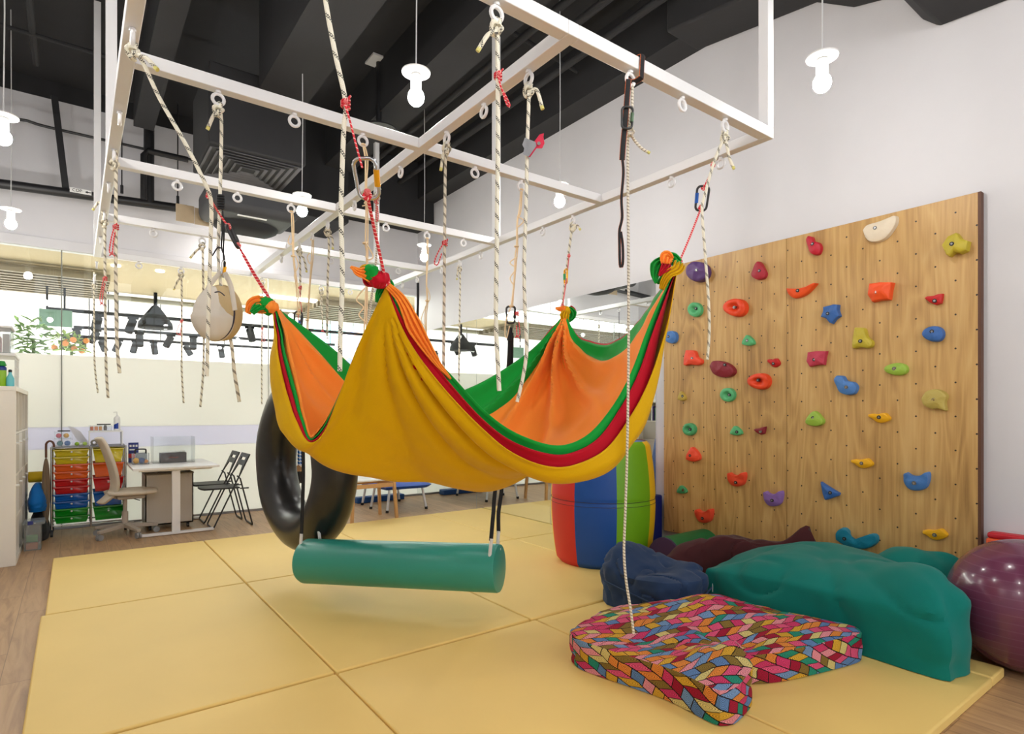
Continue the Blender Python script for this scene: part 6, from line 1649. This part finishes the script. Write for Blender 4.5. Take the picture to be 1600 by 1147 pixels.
obj('cross_rail', MB().box(0.87, 0.94, 7.44, 8.28, 0.68, 0.722), M_desk, t)
t = thing('pedestal_bin', 'tall greige box bin on casters under the white desk', 'bin', (0.88, 7.97, 0))
M_gre = mat('greige_board', (198, 188, 174), 0.7, var=0.04)
x0, x1, y0, y1 = 0.645, 1.125, 7.76, 8.18
obj('body', MB().box(x0, x0+.012, y0, y1, 0.06, 0.635).box(x1-.012, x1, y0, y1, 0.06, 0.635).box(x0, x1, y0, y0+.012, 0.06, 0.635).box(x0, x1, y1-.012, y1, 0.06, 0.635).box(x0, x1, y0, y1, 0.06, 0.075), M_gre, t)
obj('rim', MB().tube([(x0, y0, 0.638), (x1, y0, 0.638), (x1, y1, 0.638), (x0, y1, 0.638)], 0.009, 8, closed=True), mat('rim_brown', (120, 108, 92), 0.6), t)
for x in (x0 + 0.05, x1 - 0.05):
    for y in (y0 + 0.05, y1 - 0.05): obj('caster', MB().tube([(x - 0.012, y, 0.027), (x + 0.012, y, 0.027)], 0.027, 12).box(x - 0.014, x + 0.014, y - 0.014, y + 0.014, 0.04, 0.06), M_blackplastic, t)
obj('liner', MB().grid(lambda u, v: Vector((x0 + 0.02 + (x1-x0-0.04)*u, y0 + 0.02 + (y1-y0-0.04)*v, 0.60 + 0.045*noise.noise(Vector((u*7, v*7, 2))))), 18, 14), mat('liner_grey', (150, 142, 130), 0.6), t)
obj('tag', MB().box(x0 - 0.004, x0 - 0.001, y0 + 0.01, y0 + 0.05, 0.14, 0.34), M_whiteplastic, t)
# on the desk
clear_box(0.74, 1.17, 7.95, 8.25, 0.746, 1.05, 'large clear plastic tote box standing on the white desk', 'clear_tote', 'tote', lid=False)
t = thing('card_box', 'dark brown open card box with small red lettering inside the clear tote', 'box', (0.96, 8.04, 0.7495))
obj('body', MB().box(0.815, 1.085, 7.98, 8.12, 0.7495, 0.86), mat('card_dark', (78, 66, 66), 0.7), t, bevel=0.002)
obj('tissue', MB().grid(lambda u, v: Vector((0.82 + 0.26*u, 7.985 + 0.13*v, 0.862 + 0.012*math.sin(u*9)*math.sin(v*6) + 0.012*u)), 14, 8), M_whiteplastic, t, solid=0.002)
obj('mark', MB().tube([(0.90, 7.978, 0.805), (0.93, 7.978, 0.812), (0.96, 7.978, 0.802), (1.0, 7.978, 0.81)], 0.006, 6, flat=0.3, up=(0, 1, 0)), mat('mark_red', (150, 70, 58), 0.6), t)
t = thing('carry_caddy', 'clear caddy with black carrying handle on the left end of the desk', 'caddy', (0.62, 8.0, 0.746))
x0, x1, y0, y1 = 0.535, 0.70, 7.92, 8.06
obj('body', MB().box(x0, x0+.004, y0, y1, 0.746, 0.87).box(x1-.004, x1, y0, y1, 0.746, 0.87).box(x0, x1, y0, y0+.004, 0.746, 0.87).box(x0, x1, y1-.004, y1, 0.746, 0.87).box(x0, x1, y0, y1, 0.746, 0.75), M_cb, t)
obj('handle', MB().tube([Vector(p) for p in spline([(x0 + 0.03, 7.99, 0.865), (x0 + 0.03, 7.99, 0.905), (x0 + 0.045, 7.99, 0.915), (x1 - 0.045, 7.99, 0.915), (x1 - 0.03, 7.99, 0.905), (x1 - 0.03, 7.99, 0.865)], 24)], 0.008, 8), M_blackplastic, t)
for x, r_, c_, w_ in ((0.575, 0.033, (244, 180, 40), 'yellow'), (0.628, 0.034, (60, 86, 140), 'slate blue'), (0.672, 0.022, (236, 150, 60), 'orange')):
    solo('sponge_ball', MB().ball((x, 7.99, 0.751 + r_), r_, 16, 10), mat('sponge_' + w_.replace(' ', '_'), c_, 0.8), '%s sponge ball inside the clear caddy' % w_, 'ball')
t = thing('flash_card_box', 'upright blue and red card box with white print behind the caddy', 'box', (0.57, 8.3, 0.746))
obj('body', MB().box(0.52, 0.62, 8.28, 8.32, 0.746, 0.98), mat('card_blue', (36, 50, 130), 0.5), t)
obj('red_band', MB().box(0.519, 0.621, 8.279, 8.321, 0.80, 0.85), mat('card_red', (196, 34, 40), 0.5), t)
obj('print', MB().box(0.53, 0.55, 8.2785, 8.28, 0.93, 0.955).box(0.56, 0.58, 8.2785, 8.28, 0.93, 0.955).box(0.59, 0.61, 8.2785, 8.28, 0.93, 0.955).box(0.53, 0.61, 8.2785, 8.28, 0.89, 0.905), M_whiteplastic, t)
solo('paper_pack', MB().box(0.585, 0.70, 8.2, 8.26, 0.746, 0.86), mat('pack_grey', (110, 120, 122), 0.6), 'grey paper pack on the desk between caddy and card box', 'box')

# ------------------------------------------------------------------ office chair
M_of = mat('chair_beige', (208, 195, 176), 0.7, var=0.04, bmp=0.1, bs_=250)
M_ofp = mat('chair_plastic', (182, 170, 156), 0.5, var=0.04)
ccx, ccy = 0.43, 7.67
t = thing('office_chair', 'beige swivel office chair with curved shell back turned towards the desk', 'chair', (ccx, ccy, 0))
prof = [atY(x, y, 7.70) for x, y in ((147, 684), (154, 694), (161, 710), (168, 730), (172, 750), (171, 764), (163, 775), (150, 786))]
prof = [Vector(p) for p in spline([(p.x + 0.035, 7.7, p.z) for p in prof], 30)]
def backf(u, v):
    p = prof[round(v * 29)]
    w = 0.20 * (1 - 0.35 * (2*abs(v-0.45))**2.2)
    yy = (u - 0.5) * 2
    return Vector((p.x + 0.055 * (1 - yy*yy) * -1 + 0.03, ccy + yy * w, p.z))
obj('backrest', MB().grid(backf, 20, 29), M_of, t, solid=0.028, sub=0)
def seatf(p):
    q = Vector(p); q.z *= 1 if q.z < 0 else 0.8
    return q
pw = lambda v, e: math.copysign(abs(v) ** e, v)
sm = MB()
vs = []; NU, NV = 40, 14
def seat_pt(a, ph):
    return Vector((0.235 * pw(math.cos(ph), .5) * pw(math.cos(a), .55), 0.225 * pw(math.cos(ph), .5) * pw(math.sin(a), .55), 0.032 * pw(math.sin(ph), .7)))
vs = [seat_pt(2*math.pi*k/NU, math.pi*(j/NV - .5)) + Vector((ccx + 0.09, ccy, 0.475)) for j in range(NV+1) for k in range(NU)]
sm.add(vs, [(j*NU+k, j*NU+(k+1) % NU, (j+1)*NU+(k+1) % NU, (j+1)*NU+k) for j in range(NV) for k in range(NU)])
obj('seat', sm, M_of, t)
obj('seat_pan', MB().box(ccx - 0.06, ccx + 0.20, ccy - 0.15, ccy + 0.15, 0.405, 0.447), M_ofp, t, bevel=0.02)
obj('back_support', MB().tube([Vector(p) for p in spline([(ccx + 0.02, ccy, 0.425), (ccx - 0.06, ccy, 0.425), (ccx - 0.13, ccy, 0.45), (ccx - 0.155, ccy, 0.50)], 16)], 0.022, 10), M_ofp, t)
obj('gas_column', MB().tube([(ccx + 0.02, ccy, 0.11), (ccx + 0.02, ccy, 0.26)], 0.030, 14).tube([(ccx + 0.02, ccy, 0.26), (ccx + 0.02, ccy, 0.41)], 0.02, 14), M_ofp, t)
obj('lever', MB().tube([(ccx + 0.08, ccy - 0.1, 0.41), (ccx + 0.14, ccy - 0.2, 0.395)], 0.005, 6), M_blackplastic, t)
for k in range(5):
    a = R(72 * k + 2)
    d = Vector((math.cos(a), math.sin(a), 0)); c = Vector((ccx + 0.02, ccy, 0.115))
    sd = Vector((-d.y, d.x, 0))
    mb = MB()
    mb.add([c + sd*0.03 + d*0.02 + Vector((0,0,0.025)), c - sd*0.03 + d*0.02 + Vector((0,0,0.025)), c - sd*0.022 + d*0.31 - Vector((0,0,0.015)), c + sd*0.022 + d*0.31 - Vector((0,0,0.015)),
            c + sd*0.03 + d*0.02 - Vector((0,0,0.025)), c - sd*0.03 + d*0.02 - Vector((0,0,0.025)), c - sd*0.018 + d*0.31 - Vector((0,0,0.045)), c + sd*0.018 + d*0.31 - Vector((0,0,0.045))],
           [(0,1,2,3),(7,6,5,4),(0,3,7,4),(1,5,6,2),(3,2,6,7),(0,4,5,1)])
    l_ = obj('base_arm', mb, M_ofp, t, bevel=0.006)
    wc = c + d*0.295; wc.z = 0.031
    obj('caster', MB().tube([wc - sd*0.022, wc - sd*0.004], 0.031, 16).tube([wc + sd*0.004, wc + sd*0.022], 0.031, 16).tube([wc - sd*0.004, wc + sd*0.004], 0.012, 8).tube([wc, wc + Vector((0, 0, 0.04))], 0.008, 8), mat('caster_grey', (150, 150, 150), 0.4), l_)

# ------------------------------------------------------------------ folding chairs
def folding_chair(label, loc):
    t = thing('folding_chair', label, 'chair', loc, 'black folding chairs by the desk')
    m = M_blackm
    hwid = 0.19
    top, mid, ff = (0.225, 0.845), (0.10, 0.575), (-0.165, 0.012)
    for s in (-1, 1):
        y = s * hwid
        obj('front_leg', MB().tube([(0.205, y, 0.80), (0.10, y, 0.575), (-0.155, y, 0.03), (-0.165, y - s*0.02, 0.0095), (-0.165, 0, 0.0095)], 0.0085, 8), m, t, local=True)
        obj('rear_leg', MB().tube([(0.09, y*0.9, 0.60), (0.125, y*0.9, 0.565), (0.255, y*0.9, 0.03), (0.262, y*0.9 - s*0.02, 0.0095), (0.262, 0, 0.0095)], 0.0085, 8), m, t, local=True)
    sf = []
    poly = [(-0.285 + 0.03*(abs(k-6)/6)**3, (k-6)/6*0.185) for k in range(13)] + [(0.12, 0.185), (0.12, -0.185)]
    obj('seat', MB().prism(poly, lambda a, b, d: (a, b, d + 0.0*a), 0.452, 0.470), M_blackplastic, t, local=True, bevel=0.006)
    for yy in (0.185, -0.185): obj('seat_rail', MB().tube([(0.12, yy, 0.452), (0.215, yy, 0.452)], 0.008, 8), m, t, local=True)
    # back panel with a hand slot, between the tubes
    ang = math.atan2(0.225 - 0.10, 0.845 - 0.575)
    def bp(a, b, d): # a across, b up the slope from mid
        return (0.10 + math.sin(ang)*b + math.cos(ang)*d, a, 0.575 + math.cos(ang)*b - math.sin(ang)*d)
    g = MB()
    H0, H1 = 0.12, 0.30
    for (a0, a1, b0, b1) in ((-0.195, -0.11, H0 + 0.03, H1), (0.11, 0.195, H0 + 0.03, H1), (-0.11, 0.11, H1 - 0.05, H1), (-0.11, 0.11, H0 + 0.03, H1 - 0.085)):
        vs = [bp(a, b, d) for d in (-0.008, 0.008) for a, b in ((a0, b0), (a1, b0), (a1, b1), (a0, b1))]
        g.add(vs, [(0,3,2,1),(4,5,6,7),(0,1,5,4),(1,2,6,5),(2,3,7,6),(3,0,4,7)])
    for s in (-1, 1):
        vs = [bp(s*a, b, d) for d in (-0.007, 0.007) for a, b in ((0.195, 0.04), (0.178, 0.04), (0.10, H0 + 0.055), (0.195, H0 + 0.055))]
        g.add(vs, [(0,3,2,1),(4,5,6,7),(0,1,5,4),(1,2,6,5),(2,3,7,6),(3,0,4,7)])
    obj('backrest', g, M_blackplastic, t, local=True)
    return t
fc = folding_chair('nearer of the two black folding chairs right of the desk', (1.44, 7.60, 0))
dup(fc, (1.425, 8.06, 0), 0, 'black folding chair behind the other one, nearer the glass partition')

# ------------------------------------------------------------------ low stool, blue table and foam beam in front of the glass
M_pine = mat('pine', (206, 158, 102), 0.5, var=0.12, vs=12)
t = thing('wooden_stool', 'low pale wooden stool with white seat beyond the back yellow mat', 'stool', (2.94, 7.05, 0))
sxa, sxb, sya, syb = 2.64, 3.22, 6.72, 7.22
for x in (sxa, sxb):
    for y in (sya, syb):
        ox, oy = (0.03 if x == sxa else -0.03), (0.02 if y == sya else -0.02)
        obj('leg', MB().add([Vector((x + dx + (ox if z else 0), y + dy + (oy if z else 0), z)) for z in (0.0, 0.50) for dx, dy in ((-.018, -.018), (.018, -.018), (.018, .018), (-.018, .018))], [(0,3,2,1),(4,5,6,7),(0,1,5,4),(1,2,6,5),(2,3,7,6),(3,0,4,7)]), M_pine, t, bevel=0.003)
for y in (sya + 0.02, syb - 0.02): obj('rail', MB().box(sxa + 0.04, sxb - 0.04, y - 0.011, y + 0.011, 0.42, 0.47), M_pine, t, bevel=0.003)
for x in (sxa + 0.03, sxb - 0.03): obj('rail', MB().box(x - 0.011, x + 0.011, sya + 0.035, syb - 0.035, 0.42, 0.47), M_pine, t, bevel=0.003)
obj('seat', MB().box(sxa + 0.005, sxb - 0.005, sya, syb, 0.501, 0.522), M_whiteplastic, t, bevel=0.006)
t = thing('blue_table', 'low padded blue table on splayed white steel legs near the mirror', 'table', (3.66, 7.72, 0))
M_bl = vinyl('blue_vinyl', (20, 76, 176), 0.45)
obj('top', bag([(3.30, 7.22), (3.62, 7.20), (3.98, 7.22), (4.0, 7.7), (3.98, 8.14), (3.64, 8.16), (3.30, 8.14), (3.28, 7.7)], 0.30, 0.13, [], 51, nf=3, na=0.004, NA=64, NRr=20, undercut=0.9), M_bl, t)
M_leg = mat('white_leg', (214, 216, 222), 0.35, metal=0.2)
for x, y in ((3.34, 7.26), (3.92, 7.26), (3.34, 8.10), (3.92, 8.10), (3.30, 7.70)):
    ox = 0.05 if x < 3.6 else -0.05; oy = 0.03 if y < 7.6 else -0.03
    l_ = obj('leg', MB().tube([(x, y, 0.02), (x + ox, y + oy, 0.33)], 0.017, 10), M_leg, t)
    obj('foot', MB().tube([(x - ox*0.05, y, 0.0), (x, y, 0.035)], 0.021, 10), M_blackplastic, l_)
solo('foam_beam', MB().box(3.32, 4.08, 8.24, 8.40, 0.0, 0.085), vinyl('beam_blue', (8, 74, 140), 0.5), 'long flat blue foam beam on the floor along the glass', 'foam beam', bevel=0.012)
